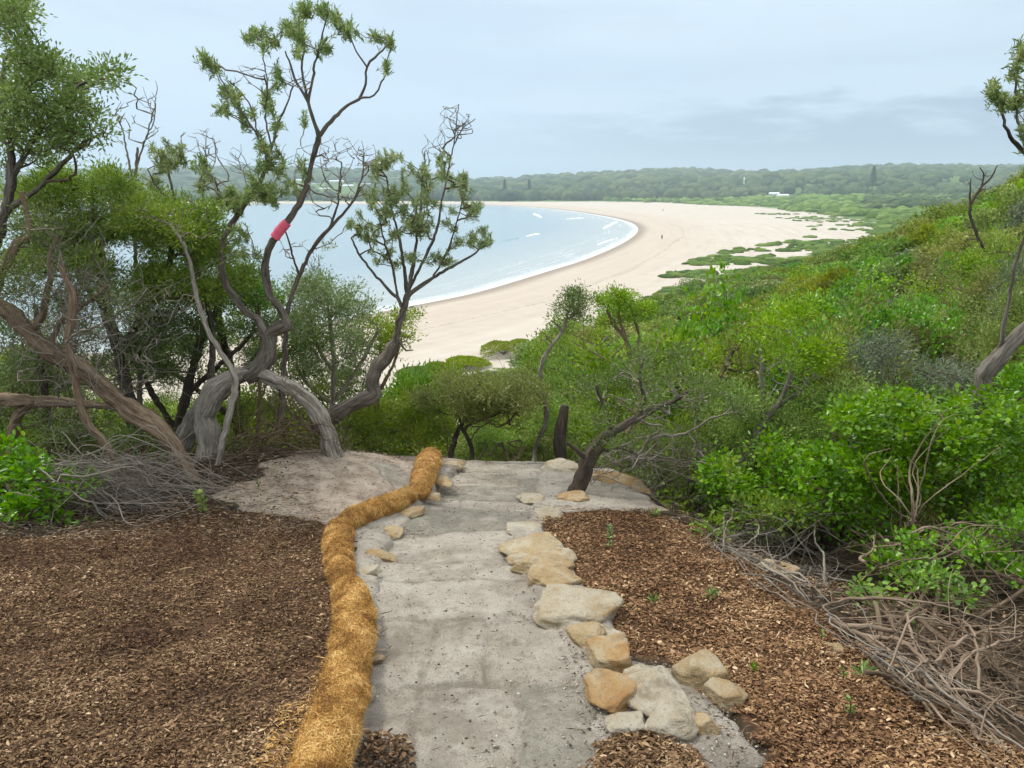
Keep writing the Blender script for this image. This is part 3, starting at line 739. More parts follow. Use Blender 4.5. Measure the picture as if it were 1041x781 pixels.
# ------------------------------------------------------------------ coir logs
def coir_log(pts, rpx, label, seed, nf):
    C = []; R = []
    for (px, py), rp in zip(pts, rpx):
        t, _ = ray(px, py); p = hit(px, py + rp * .6); yv = min(p[1], 8.15); p = np.array([t * yv, yv, gz(t * yv, yv)]); r = rp * mpp(yv) * 1.0; r *= .88; C.append(p + np.array([0, 0, r * .42])); R.append(r)
    P, r = resample(C, .02, R); n = len(P)
    s = np.linspace(0, 1, n); endr = np.clip(np.minimum(s, 1 - s) * n * .02 / (np.mean(R) * .8), 0, 1); r = r * np.sqrt(1 - (1 - endr) ** 2 * .98)
    base = MB(); sides = 40; T = unit(np.gradient(P, axis=0)); Nn = unit(np.cross(T, [0, 0, 1.])); B = np.cross(Nn, T)
    ang = np.linspace(0, 2 * math.pi, sides, endpoint=False)
    L = np.concatenate([[0], np.cumsum(np.linalg.norm(np.diff(P, axis=0), axis=1))])
    nz = fbm(L[:, None] * 9 + 0 * ang[None], np.sin(ang)[None] * 2 + 0 * L[:, None] + np.cos(ang)[None], seed, 4)
    Rr = r[:, None] * (1 + .27 * nz + .04 * np.sin(L[:, None] * 21 + seed + nz * 4))
    Rr = Rr * (1 - .18 * np.abs(np.sin(ang))[None]) * (1 + .10 * fbm(L[:, None] * 40 + 0 * ang[None], ang[None] * 5 + 0 * L[:, None], seed + 9, 3))
    V = P[:, None] + Rr[..., None] * (np.cos(ang)[None, :, None] * Nn[:, None] + np.sin(ang)[None, :, None] * B[:, None])
    idx = np.arange(n * sides).reshape(n, sides)
    q = np.stack([idx[:-1], np.roll(idx[:-1], -1, 1), np.roll(idx[1:], -1, 1), idx[1:]], -1).reshape(-1, 4)
    base.add(V.reshape(-1, 3), q, tint=.02 + .35 * RS(seed).rand(n * sides))
    rng = RS(seed + 1)
    root = empty('coir_log', tuple(P[0] - [0, 0, R[0]]), label, 'coir log', 'fibre logs between the mulch and the path')
    base.build('core', M['coir'], root)
    fb = MB(); i = rng.randint(1, n - 1, nf); a = rng.uniform(-.5, math.pi + .5, nf)
    ii = np.searchsorted(ang, a % (2 * math.pi)) % sides
    out = np.cos(a)[:, None] * Nn[i] + np.sin(a)[:, None] * B[i]
    pos = P[i] + out * (Rr[i, ii] * rng.uniform(.93, 1.06, nf))[:, None]
    tan = T[i] * np.cos(a * 0 + rng.uniform(0, 6.28, nf))[:, None] + np.cross(out, T[i]) * np.sin(rng.uniform(0, 6.28, nf))[:, None]
    d = unit(tan + out * rng.uniform(-.1, .9, nf)[:, None] ** 1.0 + rng.normal(size=(nf, 3)) * .3)
    ln = rng.uniform(.012, .06, nf) 
    leaves(fb, pos - d * ln[:, None] * .5, d, ln, .0022, rng, curl=.25, tint=np.clip(.1 + .75 * rng.rand(nf) + 1.3 * fbm(pos[:, 0] * 13, pos[:, 1] * 13 + pos[:, 2] * 9, 5), 0, 1))
    fb.build('fibres', M['coir'], root)
coir_log([(437, 457), (434, 470), (429, 486), (425, 500)], [14, 15, 14, 13], 'short upright end of coir log at the top of the path', 1, 9000)
coir_log([(419, 499), (402, 506), (381, 514), (362, 522), (350, 530)], [13, 15, 16, 16, 14], 'golden coir log slanting down beside the sandy mound', 2, 16000)
coir_log([(345, 530), (343, 548), (345, 570), (350, 592)], [17, 18, 17, 15], 'coir log running straight down between mulch and pale stones', 3, 18000)
coir_log([(352, 588), (359, 612), (358, 640), (352, 672), (345, 705), (332, 740), (316, 785), (300, 840)], [19, 24, 27, 28, 32, 38, 44, 50], 'longest coir log, frayed and spreading in the nearest corner of the mulch', 4, 60000)

# ------------------------------------------------------------------ mulch chips, litter, grit
def scatter_poly(poly, n, rng, ymin=.7, ymax=9, near=1.0, pad=0.0, rag=0.0):
    a = np.array(poly); lo = a.min(0); hi = a.max(0); out = np.zeros((0, 2))
    lo[1] = max(lo[1], ymin); hi[1] = min(hi[1], ymax)
    while len(out) < n:
        p = np.stack([rng.uniform(lo[0], hi[0], n * 2), rng.uniform(lo[1], hi[1], n * 2)], 1)
        w = (ymin + .6) ** near / (p[:, 1] + .6) ** near
        p = p[rng.rand(len(p)) < w]
        # drop what the camera could never see, a metre beyond the frame
        p = p[np.abs(p[:, 0]) < .72 * p[:, 1] + 1.5]
        p = p[poly_sd(poly, p[:, 0], p[:, 1]) + fbm(p[:, 0] * 6, p[:, 1] * 6, 7, 3) * .22 + fbm(p[:, 0] * 1.7, p[:, 1] * 1.7, 8, 3) * rag > pad]
        out = np.vstack([out, p])
    return out[:n]
def chips(name, poly, n, mt, seed, lmin=.010, lmax=.042, hump=.012):
    rng = RS(seed); p = scatter_poly(poly, n, rng, near=1.1)
    if 'CORN' in globals() and (poly is CORN or poly is CORNL): hump = .03
    z = terrain(p[:, 0], p[:, 1]) + rng.rand(n) ** 1.5 * hump + .003 + fbm(p[:, 0] * 6, p[:, 1] * 6, 13, 3) * .03
    pos = np.stack([p[:, 0], p[:, 1], z], 1)
    a = rng.uniform(0, 6.28, n); d = np.stack([np.cos(a), np.sin(a), -.176 * np.sin(a) + rng.normal(size=n) * .22], 1)
    nrm = np.stack([rng.normal(size=n) * .45, .17 + rng.normal(size=n) * .45, np.ones(n)], 1)
    ln = lmin + (lmax - lmin) * rng.rand(n) ** 2.2
    b = MB(); tn = np.clip(rng.beta(1.6, 2.0, n) + fbm(p[:, 0] * 2.2, p[:, 1] * 2.2, 19, 4) * .9, 0, 1)
    # blunt six-sided flakes
    wd = ln * rng.uniform(.18, .5, n); 
    round_leaves(b, pos, d, ln, wd * 1.2, rng, nrm=nrm, tint=tn)
    return tag(b.build(name, M[mt], smooth=False), kind='stuff')
chips('bark_mulch', MUL_L, 250000, 'chips', 5, lmin=.008, lmax=.029)
chips('bark_mulch', MUL_R, 150000, 'chips_red', 6, lmax=.036)
LATER_LITTER = 1
# clods in the mulch
rng = RS(77)
def grit(name, polys, n, smin, smax, seed, m='pebble', ymax=8.3, label=None):
    rng = RS(seed); b = MB()
    for poly, k in zip(polys, n):
        p = scatter_poly(poly, k, rng, ymax=ymax, near=1.0, pad=.01)
        z = terrain(p[:, 0], p[:, 1]) + .012
        s = smin + (smax - smin) * rng.rand(k) ** 4
        for j in range(k):
            D = ICO2[:12] if False else OCT
            V = D * s[j] * rng.uniform(.5, 1, 3) * [1, 1, .6] + [p[j, 0], p[j, 1], z[j] - .004]
            b.add(V, OCTF, tint=np.full(6, rng.rand() ** 1.2))
    return tag(b.build(name, M[m], smooth=True), kind='stuff')
OCT = np.array([[1, 0, 0], [0, 1, 0], [-1, 0, 0], [0, -1, 0], [0, 0, 1], [0, 0, -1.]]); OCTF = np.array([[0, 1, 4], [1, 2, 4], [2, 3, 4], [3, 0, 4], [1, 0, 5], [2, 1, 5], [3, 2, 5], [0, 3, 5]])
grit('gravel', [PATH, mortar, PATCH, SANDL], [6500, 3000, 2000, 1500], .0018, .012, 8)
COIRP = [gpx(*p) for p in ((255, 800), (285, 730), (320, 690), (345, 660), (352, 700), (330, 760), (320, 800))]
# stray bark on the path and the bottom corner of mulch
def litter(name, polys, n, seed, lm=.05, m='litter', hump=.01, w=.004):
    rng = RS(seed); b = MB()
    for poly, k in zip(polys, n):
        p = scatter_poly(poly, k, rng, near=.8, rag=1.0 if poly is not PATH else 0)
        pos = np.stack([p[:, 0], p[:, 1], terrain(p[:, 0], p[:, 1]) + .012 + rng.rand(k) * hump], 1)
        a = rng.uniform(0, 6.28, k); d = np.stack([np.cos(a), np.sin(a), -.176 * np.sin(a) + rng.normal(size=k) * .15], 1)
        leaves(b, pos, d, rng.uniform(.008, lm, k), w, rng, curl=.05, tint=rng.rand(k))
    return tag(b.build(name, M[m], smooth=False), kind='stuff')
CORN = [gpx(*p) for p in ((590, 800), (600, 760), (640, 745), (700, 770), (720, 800))]
CORNL = [gpx(*p) for p in ((365, 800), (372, 755), (395, 750), (410, 770), (415, 800))]
EDGE_L = [gpx(*p) for p in ((-60, 556), (-40, 500), (70, 490), (140, 470), (230, 468), (320, 470), (330, 530), (240, 545), (120, 545))]
litter('litter', [PATH, mortar, PATCH, SANDL], [900, 400, 900, 5500], 21)
chips('bark_mulch', CORN, 6000, 'chips', 31); chips('bark_mulch', CORNL, 1200, 'chips', 32)
EDGE_R = [gpx(*p) for p in ((690, 535), (760, 575), (850, 635), (940, 700), (1050, 765))] + [(3.2, 1.5), (3.0, 3.2), (2.8, 4.6), (2.2, 6.0), (1.5, 7.0)]
litter('twig_litter', [EDGE_L, EDGE_R], [14000, 4500], 22, .11, hump=.07)
litter('coir_strands', [COIRP], [2000], 26, .05, 'coir', hump=.03, w=.0025)
litter('bark_strips', [MUL_L, MUL_R], [1500, 900], 25, .10, 'chips', hump=.05, w=.006)
litter('leaf_litter', [EDGE_R, EDGE_L], [3500, 4000], 24, .05, 'chips', .04, .014)

# ------------------------------------------------------------------ trees traced from the photo
def skeleton(lines, Y0, seg=.05, jit=0.0, seed=0):
    out = []; rng = RS(seed)
    for ln in lines:
        pts = []; rr = []
        for q in ln:
            Yq = Y0 if len(q) < 4 else q[3]
            pts.append(at(q[0], q[1], Yq)); rr.append(q[2] * mpp(Yq) * (.78 if q[2] < 7 else .88))
        P, r = resample(pts, seg, rr)
        w = rng.normal(size=P.shape) * jit; w[0] = 0; w[-1] = 0
        out.append((P + w, r))
    return out
def blobs(bl, Y0, rng, dY=.5, seed=0, per=6.):
    T = []
    for b in bl:
        px, py, rx, ry, n = b[:5]; Yb = b[5] if len(b) > 5 else Y0
        k = max(1, int(round(n / per)))
        C = []
        for _ in range(k):
            a = rng.uniform(0, 6.283); r = math.sqrt(rng.rand()); C.append((px + rx * r * math.cos(a), py + ry * r * math.sin(a), Yb + rng.uniform(-1, 1) * dY))
        sg = 1.1 / math.sqrt(k) * .38
        for _ in range(n):
            c = C[rng.randint(k)]
            T.append(at(c[0] + rng.normal() * max(rx * sg, 1.5), c[1] + rng.normal() * max(ry * sg, 1.5), c[2] + rng.normal() * dY * .15))
    return np.array(T)
def draw_twigs(lines, sides=4):
    b = MB()
    for i, (P, r) in enumerate(lines): tube(b, P, np.maximum(r, .0012), sides if r[0] < .012 else 7, seed=i % 13, cap=False)
    return b
def leaf_cluster(b, tips, axes, n, Rr, L, W, rng, fn=leaves, squash=.8, **kw):
    m = len(tips); pos = np.repeat(tips, n, 0); ax = np.repeat(unit(axes), n, 0)
    off = rng.normal(size=pos.shape) * Rr * .5 * np.array([1, 1, squash])
    d = unit(off * 1.2 / Rr + ax * .8 + rng.normal(size=pos.shape) * .5)
    tint = np.clip(np.repeat(rng.rand(m), n) * .45 + rng.rand(len(pos)) * .55, 0, 1)
    fn(b, pos + off, d, L * rng.uniform(.6, 1.15, len(pos)), W * rng.uniform(.7, 1.2, len(pos)), rng, tint=tint, **kw)

def tree(name, label, cat, base, Y0, lines, leafb, bareb=(), leafm='banksia', barkm='bark_grey', twigm='twig_grey', style='rosette', seed=0,
         L=.07, W=.014, nl=14, dY=.45, dens=1.6, bdens=1.7, sides=14, rough=.12, group=None, up=.45, tip_r=.0025, cl=.1, wob=.03, maxr=.02, spread=(.35, 1.25), split=None, limbm='bark_mid', slim=1.0):
    rng = RS(seed)
    root = empty(name, base, label, cat, group)
    sk = skeleton(lines, Y0, .04, .004, seed)
    if slim != 1: sk = [(P, np.where(r < .055, r * slim, r)) for P, r in sk]
    if split == 0: split = None; barkm = limbm
    for nm_, a_, b_, m_ in (('trunk', 0, split, barkm), ('limbs', split, None, limbm)):
        if nm_ == 'limbs' and split is None: break
        tb = MB()
        for i, (P, r) in list(enumerate(sk))[a_:b_]:
            kn = 1 + .22 * np.clip(fbm(np.arange(len(P)) * .33 + seed * 7 + i * 3, np.zeros(len(P)) + i, 77, 3) * 2.4, -.5, 1.2)
            tube(tb, P, r * kn, sides + 10 if r.max() > .02 else 8, rough * 2.0 if r.max() > .015 else .08, seed + i)
        tb.build(nm_, M[m_], root)
    leafb = [tuple(q[:4]) + (int(q[4] * dens),) + tuple(q[5:]) for q in leafb]; bareb = [tuple(q[:4]) + (int(q[4] * bdens),) + tuple(q[5:]) for q in bareb]
    tg = blobs(leafb, Y0, rng, dY) if len(leafb) else np.zeros((0, 3)); nleaf = len(tg)
    if len(bareb): 
        tg2 = blobs(bareb, Y0, rng, dY, per=1.3); tg = np.vstack([tg, tg2]) if nleaf else tg2
    if len(tg):
        tw, ax = colonise(sk, tg, rng, .06, tip_r, up, wob, maxr=maxr, down=1.8)
        draw_twigs(tw).build('branches', M[twigm], root)
        if nleaf:
            lb = MB(); tp = tg[:nleaf]; axl = unit(ax[:nleaf]) + np.array([0, 0, .55])
            if style == 'rosette': rosettes(lb, tp, axl, nl, L, W, rng, spread=spread, back=1.9)
            elif style == 'cluster': leaf_cluster(lb, tp, axl, nl, cl, L, W, rng)
            elif style == 'broad': leaf_cluster(lb, tp, axl, nl, cl, L, W, rng, fn=round_leaves)
            lb.build('crown', M[leafm], root)
    return root

def foot(px, py): return hit(px, py)
yA = 7.0
A_lines = [
 [(340,472,13,6.9),(336,455,9.5,6.9),(332,438,9,6.9),(321,417,9.5,6.9),(303,399,8.5,6.9),(283,388,8,6.9),(260,379,8.5),(238,384,9.5),(222,396,12),(210,420,11.5),(213,450,13),(212,481,20)],
 [(226,390,8,7.1),(203,415,9,7.2),(190,438,10,7.2),(184,462,11,7.2),(180,482,13,7.2)],
 [(250,384,8),(262,376,9.5),(272,360,9.5),(274,341,8.5)],
 [(273,352,7.5),(276,338,8),(290,331,7.5),(287,318,6.5),(278,305,6.2),(271,288,6),(270,268,5.5),(275,250,5.5),(285,234,5.5),(296,221,5),(305,204,4.8),(312,185,4.5),(318,161,4.2),(324,140,4)],
 [(324,140,3.6),(318,118,3.4),(313,104,3),(305,90,2.3),(297,72,1.8),(290,52,1.2)],
 [(313,104,2.8),(318,80,2.2),(320,64,1.8),(328,35,1.4),(335,8,1)],
 [(312,100,2),(307,70,1.8),(309,45,1.4),(303,18,1)],
 [(324,140,3.4),(333,127,3),(343,116,2.8),(352,108,2.8),(365,100,2.6),(372,85,2.2),(373,68,1.8),(385,55,1.5),(397,42,1.1)],
 [(365,100,2),(380,97,1.5),(388,85,1.4),(392,70,1.1)], [(373,68,1.5),(362,52,1.3),(355,34,1)],
 [(273,348,7),(263,326,6.5),(248,315,6.5),(238,301,6),(229,286,5.5),(225,268,5),(225,252,4.8),(231,235,4.5),(241,219,4.5),(251,205,4),(262,190,3.8),(268,176,3.5),(272,160,3),(276,148,2.6)],
 [(276,148,2.4),(283,125,2),(292,105,1.6),(298,88,1.2)], [(272,160,2),(262,140,1.8),(250,120,1.6),(235,100,1.3),(222,76,1.1),(211,58,.9)], [(262,140,1.5),(258,115,1.3),(246,95,1.1),(232,82,.9)],
 [(276,148,1.8),(270,120,1.5),(272,90,1.2),(268,60,1),(266,38,.8)]]
tree('banksia_tree', 'tall banksia with grey arched double trunk and pink tape on a limb', 'tree', foot(213, 478), yA, A_lines,
  [(211,55,10,9,8),(222,66,8,7,4),(236,97,13,11,14),(228,111,8,6,5),(250,118,10,8,7),(263,36,12,8,10),(275,44,8,8,5),(297,22,14,10,14),(312,12,14,10,10),(335,14,14,9,12),(352,28,9,6,6),(300,48,12,12,8),(322,45,12,12,6),(276,100,10,10,8),(290,75,12,12,6),(265,140,12,9,6),(283,125,8,8,4),(381,35,8,6,5),(399,42,5,5,4),(394,67,4,4,3),(356,32,5,5,3),(280,165,16,10,14),(245,186,20,13,18),(270,195,18,10,12),(205,168,9,8,6),(305,125,6,8,2),(240,235,14,12,8),(258,262,14,12,8),(232,210,12,10,7),(290,190,12,9,7),(312,170,8,8,4)],
  [(300,75,24,18,10),(255,75,25,18,10),(300,160,18,15,5),(250,160,25,15,8),(345,150,25,15,6)], 'banksia', 'bark_grey', 'twig_grey', seed=1, L=.07, W=.010, nl=17, dens=3.0, bdens=3.2, spread=(.2,.95), split=2, slim=.72, tip_r=.0020)
# pink tape on the limb
tp = MB(); P_, r_ = resample([at(279.5, 242, 7.0), at(285, 234, 7.0), at(292, 226, 7.0)], .012, [4.9 * mpp(7), 4.9 * mpp(7), 4.6 * mpp(7)])
tube(tp, P_, r_ + .0015 * np.sin(np.arange(len(P_)) * 1.3), 14, .05, 3)
tag(tp.build('marker_tape', M['tape'], loc=tuple(P_[0])), 'pink marker tape wrapped round a banksia limb against the sea', 'tape')
# darker gnarled leaning trunk on the left
yD = 6.3
tree('gnarled_tree', 'twisted brown trunk slanting across the left side down to the mulch edge', 'tree', foot(202, 497), yD, [
 [(204,499,9),(190,478,8.5),(175,452,9.5),(157,433,9.5),(135,419,10),(110,398,10),(87,378,10),(68,366,10),(50,358,10),(32,340,9),(15,322,9),(-8,304,8),(-40,280,8)],
 [(30,338,4),(42,322,4),(47,300,4),(52,280,3.4),(50,262,2.6),(58,240,2)], [(60,268,2.4,6.0),(70,290,4,6.0),(75,310,4.6,6.0),(70,335,4.6,6.0),(71,360,4.6,6.0),(77,385,4.4,6.0),(80,408,4.4,6.0),(90,432,4.2,6.0),(102,446,4.2,6.0),(114,462,4,6.0),(124,480,3.2,6.0)],
 [(-8,304,5),(5,270,5),(20,245,4.5),(31,240,4),(27,215,3.5),(22,195,3)], [(50,358,4),(60,330,3),(85,310,2.5),(110,290,2)],
 [(-30,402,8,6.8),(20,407,7.5,6.8),(60,409,6,6.9),(100,412,5,7),(130,416,4,7)], [(17,500,8,6.8),(14,470,7,6.8),(13,440,7,6.8),(20,420,6,6.8),(34,409,5,6.8)]],
 [(20,270,30,30,16),(30,230,30,25,16),(90,300,40,30,18)], [(50,300,60,50,60),(110,350,60,50,60),(150,330,60,50,40),(60,400,60,60,50)], 'dark_fine', 'bark_brown', 'twig_grey', 'cluster', seed=2, L=.04, W=.010, nl=80, cl=.16, up=.1, dens=1.6, bdens=1., dY=.7, rough=.16, wob=.12)
tree('sapling', 'thin grey sapling stem crossing in front of the arched trunk', 'tree', foot(222, 476), 6.55, [
 [(221,480,4),(226,450,4.2),(234,420,4.2),(239,395,4),(236,378,3.8),(224,358,3.5),(210,333,3.2),(202,310,3),(198,290,2.8),(192,262,2.4),(183,242,2),(172,228,1.6)]],
 [(165,215,25,18,10),(185,235,15,15,6)], [(190,225,25,25,12)], 'feather', 'bark_grey', 'twig_grey', 'cluster', seed=3, L=.04, W=.008, nl=40, cl=.13)
tree('bare_tree', 'slender bare branched tree with grey twigs in front of the sea', 'tree', foot(292, 440), 7.6, [
 [(283,440,5),(286,410,5),(288,380,4.5),(290,345,4.2),(292,320,3.8),(297,300,3.4),(304,280,3.2),(313,262,3),(322,247,2.8),(335,232,2.6),(345,222,2.4),(358,206,2),(367,190,1.5)],
 [(335,232,2),(342,212,1.6),(345,190,1.4),(347,165,1.1)], [(358,206,1.6),(368,180,1.3),(370,155,1)], [(304,280,2),(296,255,1.6),(290,235,1.3)]],
 [(350,225,9,7,5),(338,250,8,5,3)], [(350,160,28,22,26),(320,195,22,22,12),(375,165,14,22,12),(300,245,20,20,8),(360,190,20,16,12),(300,170,20,20,8)], 'banksia', 'bark_grey', 'twig_grey', seed=4, L=.06, W=.01, nl=12, tip_r=.0020, bdens=3.4, split=0, slim=.8)
yC = 8.2
tree('leaning_banksia', 'banksia with curved dark trunk and rounded crown standing before the surf', 'tree', foot(335, 430), yC, [
 [(318,436,9),(330,428,9),(345,418,9),(360,410,8.5),(374,404,8.5),(381,399,8.5),(378,386,7.5),(385,373,7.2),(396,359,7),(403,343,6.3),(406,327,5.8),(411,313,5.2),(414,300,4.6)],
 [(404,345,3),(413,356,2),(420,356,1.2)],
 [(414,302,3.4),(411,272,2.8),(405,240,2),(398,210,1.5),(393,180,1)], [(414,302,3.4),(420,270,2.8),(424,240,2),(428,205,1.5),(432,165,1)],
 [(415,296,3),(430,266,2.4),(443,236,2),(449,205,1.6),(455,175,1.3),(461,148,1.1),(464,125,.9),(466,106,.7)], [(461,148,1),(470,132,.9),(483,121,.7)],
 [(414,304,3.6),(419,297,3.2),(440,283,2.6),(460,271,2.2),(476,262,1.6),(490,252,1.2)], [(408,312,3),(404,303,3),(393,292,2.6),(380,278,2.2),(366,260,1.7),(357,242,1.2)],
 [(404,303,2.4),(400,275,2),(392,250,1.6),(386,225,1.2)], [(440,283,1.8),(455,255,1.5),(465,225,1.2),(470,200,1)]],
 [(392,160,15,8,12),(380,172,12,8,8),(385,198,20,14,18),(418,190,22,24,30),(445,172,15,18,16),(472,190,11,12,12),(400,225,26,18,26),(440,225,26,20,28),(480,215,12,9,10),(489,240,10,8,11),(470,245,12,8,7),(372,243,12,12,10),(392,262,16,10,8),(430,258,18,12,8),(450,262,14,8,5),(363,225,8,10,6)],
 [(462,125,20,18,22),(440,150,15,15,8)], 'banksia', 'bark_grey', 'twig_brown', seed=5, L=.055, W=.009, nl=15, dY=.6, tip_r=.0020, dens=5.6, bdens=4, spread=(.2,.9), split=0, slim=.78)
# crowns on the left
tree('coastal_tree', 'pale green leafy crown high at the left rim of the view', 'tree', foot(20, 530), 6.8, [
 [(-60,520,14),(-55,430,12),(-45,360,11),(-25,300,9),(-10,250,8),(5,215,6.5),(12,180,5),(8,140,4),(2,100,3),(5,60,2.2)],
 [(12,180,4),(30,150,3),(50,120,2.4),(70,95,1.8),(95,78,1.3)], [(8,140,3),(22,100,2.2),(35,70,1.6),(40,45,1.1)], [(5,215,4),(35,195,3),(60,170,2.4),(85,145,1.8),(105,135,1.2)]],
 [(5,25,14,25,26),(28,55,16,20,22),(48,70,16,14,18),(78,82,18,11,16),(108,76,11,6,8),(20,100,28,25,34),(60,105,20,16,16),(85,135,20,12,16),(40,140,30,18,26),(5,150,18,25,18),(20,10,14,12,8),(95,122,12,8,5)],
 [(60,150,40,30,20)], 'pale', 'bark_brown', 'twig_brown', 'cluster', seed=6, L=.05, W=.018, nl=34, cl=.12, dY=.7, dens=2.0, split=0)
tree('wattle_tree', 'feathery yellow green wattle filling the left behind the twisted trunk', 'tree', foot(150, 440), 7.8, [
 [(140,500,8),(138,440,8),(130,400,7),(120,360,6.5),(110,320,6),(105,280,5),(100,240,4),(95,210,3)], [(120,360,5),(145,320,4),(165,285,3.5),(175,250,3),(170,220,2)], [(110,320,4),(80,280,3),(60,240,2.5),(50,210,2)]],
 [(60,195,40,18,40),(110,190,25,18,24),(150,212,35,16,34),(215,250,22,18,20),(235,290,22,18,18),(190,300,26,18,18),(30,250,30,25,18),(95,232,55,22,60),(172,248,38,24,44),(140,282,55,24,50),(200,225,16,14,12),(60,255,40,25,30),(210,262,20,18,14),(40,205,30,20,18)],
 [], 'feather', 'bark_dark', 'twig_brown', 'cluster', seed=7, L=.055, W=.013, nl=80, cl=.14, dY=.9, dens=2.2)
tree('dark_shrub_tree', 'dark fine leaved thicket tree below the feathery wattle', 'tree', foot(180, 450), 8.6, [
 [(175,480,6),(180,440,6),(190,400,5.5),(200,360,5),(215,325,4),(228,300,3)], [(180,440,4),(155,400,3.5),(135,360,3),(115,330,2.5)], [(190,400,4),(225,370,3),(255,340,2.5),(262,310,2)], [(60,490,5),(50,440,5),(45,400,4.5),(40,350,4),(35,310,3)]],
 [(180,330,45,28,55),(230,300,30,20,30),(120,340,40,25,36),(50,330,45,30,36),(170,370,45,25,36),(250,345,22,18,14),(70,375,50,22,28),(20,370,25,30,14)],
 [(160,390,70,40,40)], 'dark_fine', 'bark_dark', 'twig_grey', 'cluster', seed=8, L=.05, W=.012, nl=80, cl=.14, dY=.9, dens=2.0)
tree('coastal_tree', 'loose mid green tree filling the gap behind the arched grey trunk', 'tree', foot(250, 440), 9.6, [
 [(240,470,6),(243,430,6),(238,390,5.5),(228,350,5),(222,315,4),(225,285,3)], [(238,390,4),(262,360,3.4),(280,330,2.6),(288,300,2)], [(243,430,4),(205,400,3.4),(170,375,3),(140,355,2.4)], [(228,350,3),(195,325,2.6),(170,300,2)]],
 [(235,300,28,20,22),(275,315,24,18,18),(300,345,22,16,16),(255,350,30,18,20),(205,345,30,20,22),(165,365,34,18,24),(120,385,34,18,22),(70,385,34,20,20),(25,400,26,20,18),(215,390,34,14,18),(290,375,24,12,14)],
 [(220,340,70,50,50)], 'mid', 'bark_dark', 'twig_brown', 'cluster', seed=14, L=.055, W=.017, nl=46, cl=.15, dY=.8)
tree('slim_banksia', 'slim banksia with upright leaf rosettes between wattle and tall banksia', 'tree', foot(215, 440), 8.0, [
 [(212,440,5),(214,400,5),(216,360,4.5),(215,330,4),(208,300,3.5),(200,270,3),(190,240,2.4),(180,210,2),(172,180,1.5)], [(200,270,2.4),(215,235,2),(222,205,1.6),(218,180,1.2)], [(190,240,2),(205,210,1.6),(207,185,1.2)], [(180,210,1.6),(160,190,1.2),(150,172,.9)]],
 [(171,152,17,10,18),(160,168,14,8,10),(185,168,10,10,6),(152,180,12,10,6),(205,180,10,9,7),(225,205,14,12,10),(195,225,16,12,10),(240,212,10,9,5),(218,245,16,14,12),(236,270,16,14,12),(190,250,14,12,8)],
 [(205,145,22,16,20),(150,115,22,30,0),(225,180,20,18,10)], 'banksia', 'bark_grey', 'twig_grey', seed=9, L=.07, W=.010, nl=17, dens=3.0, bdens=3, spread=(.2,.95), split=0, slim=.85)
tree('bare_sapling', 'leafless pale sapling with fine upright twigs against the sky', 'tree', foot(130, 440), 8.8, [
 [(140,470,3.5),(142,400,3.2),(140,330,3),(138,270,2.6),(137,220,2.2),(138,180,1.8),(140,150,1.3)], [(138,200,1.6),(130,160,1.2),(124,130,.8)], [(139,170,1.4),(150,135,1),(158,105,.7)]],
 [], [(140,120,26,30,30),(152,95,16,18,8),(128,100,12,18,6)], 'banksia', 'twig_grey', 'twig_grey', seed=10, tip_r=.003)
tree('coastal_shrub', 'loose pale green shrub between the tall banksia and the leaning banksia', 'shrub', foot(345, 440), 9.3, [
 [(335,445,4),(338,410,3.5),(340,380,3),(338,350,2.4),(335,320,2)], [(338,410,3),(360,380,2.4),(375,355,2),(385,335,1.6)], [(340,380,2.4),(322,350,2),(315,320,1.6)], [(338,410,2.4),(312,390,2),(300,365,1.5)]],
 [(300,300,16,14,14),(290,330,16,14,14),(325,285,14,8,8),(335,300,22,14,22),(350,318,24,14,22),(312,325,18,14,14),(330,345,26,14,18),(370,340,18,12,12),(345,370,26,12,14),(310,365,20,14,10)], [(340,330,36,40,24)], 'pale', 'bark_grey', 'twig_grey', 'cluster', seed=11, L=.06, W=.014, nl=40, dens=2, cl=.15, dY=.7)
tree('coastal_shrub', 'yellowish leaved shrub beside the leaning banksia trunk', 'shrub', foot(395, 430), 9.8, [
 [(385,440,4),(383,405,3),(385,370,2.4),(388,350,2)], [(384,400,2.4),(400,370,2),(408,345,1.6)]],
 [(392,330,22,12,22),(405,345,16,12,14),(378,350,14,10,10),(418,318,10,8,8)], [(395,360,22,22,10)], 'yellow', 'bark_brown', 'twig_brown', 'cluster', seed=12, L=.055, W=.018, nl=32, dens=1.8, cl=.13, dY=.6)
tree('leafy_sprout', 'bright green sprouting clump among the limbs of the tall banksia', 'shrub', foot(262, 440), 7.9, [
 [(262,450,3),(264,400,2.5),(266,350,2),(264,320,1.6)]], [(262,300,15,12,20),(255,312,12,8,8)], [], 'broad', 'bark_brown', 'twig_brown', 'cluster', seed=13, L=.045, W=.013, nl=34, cl=.12, dY=.3)

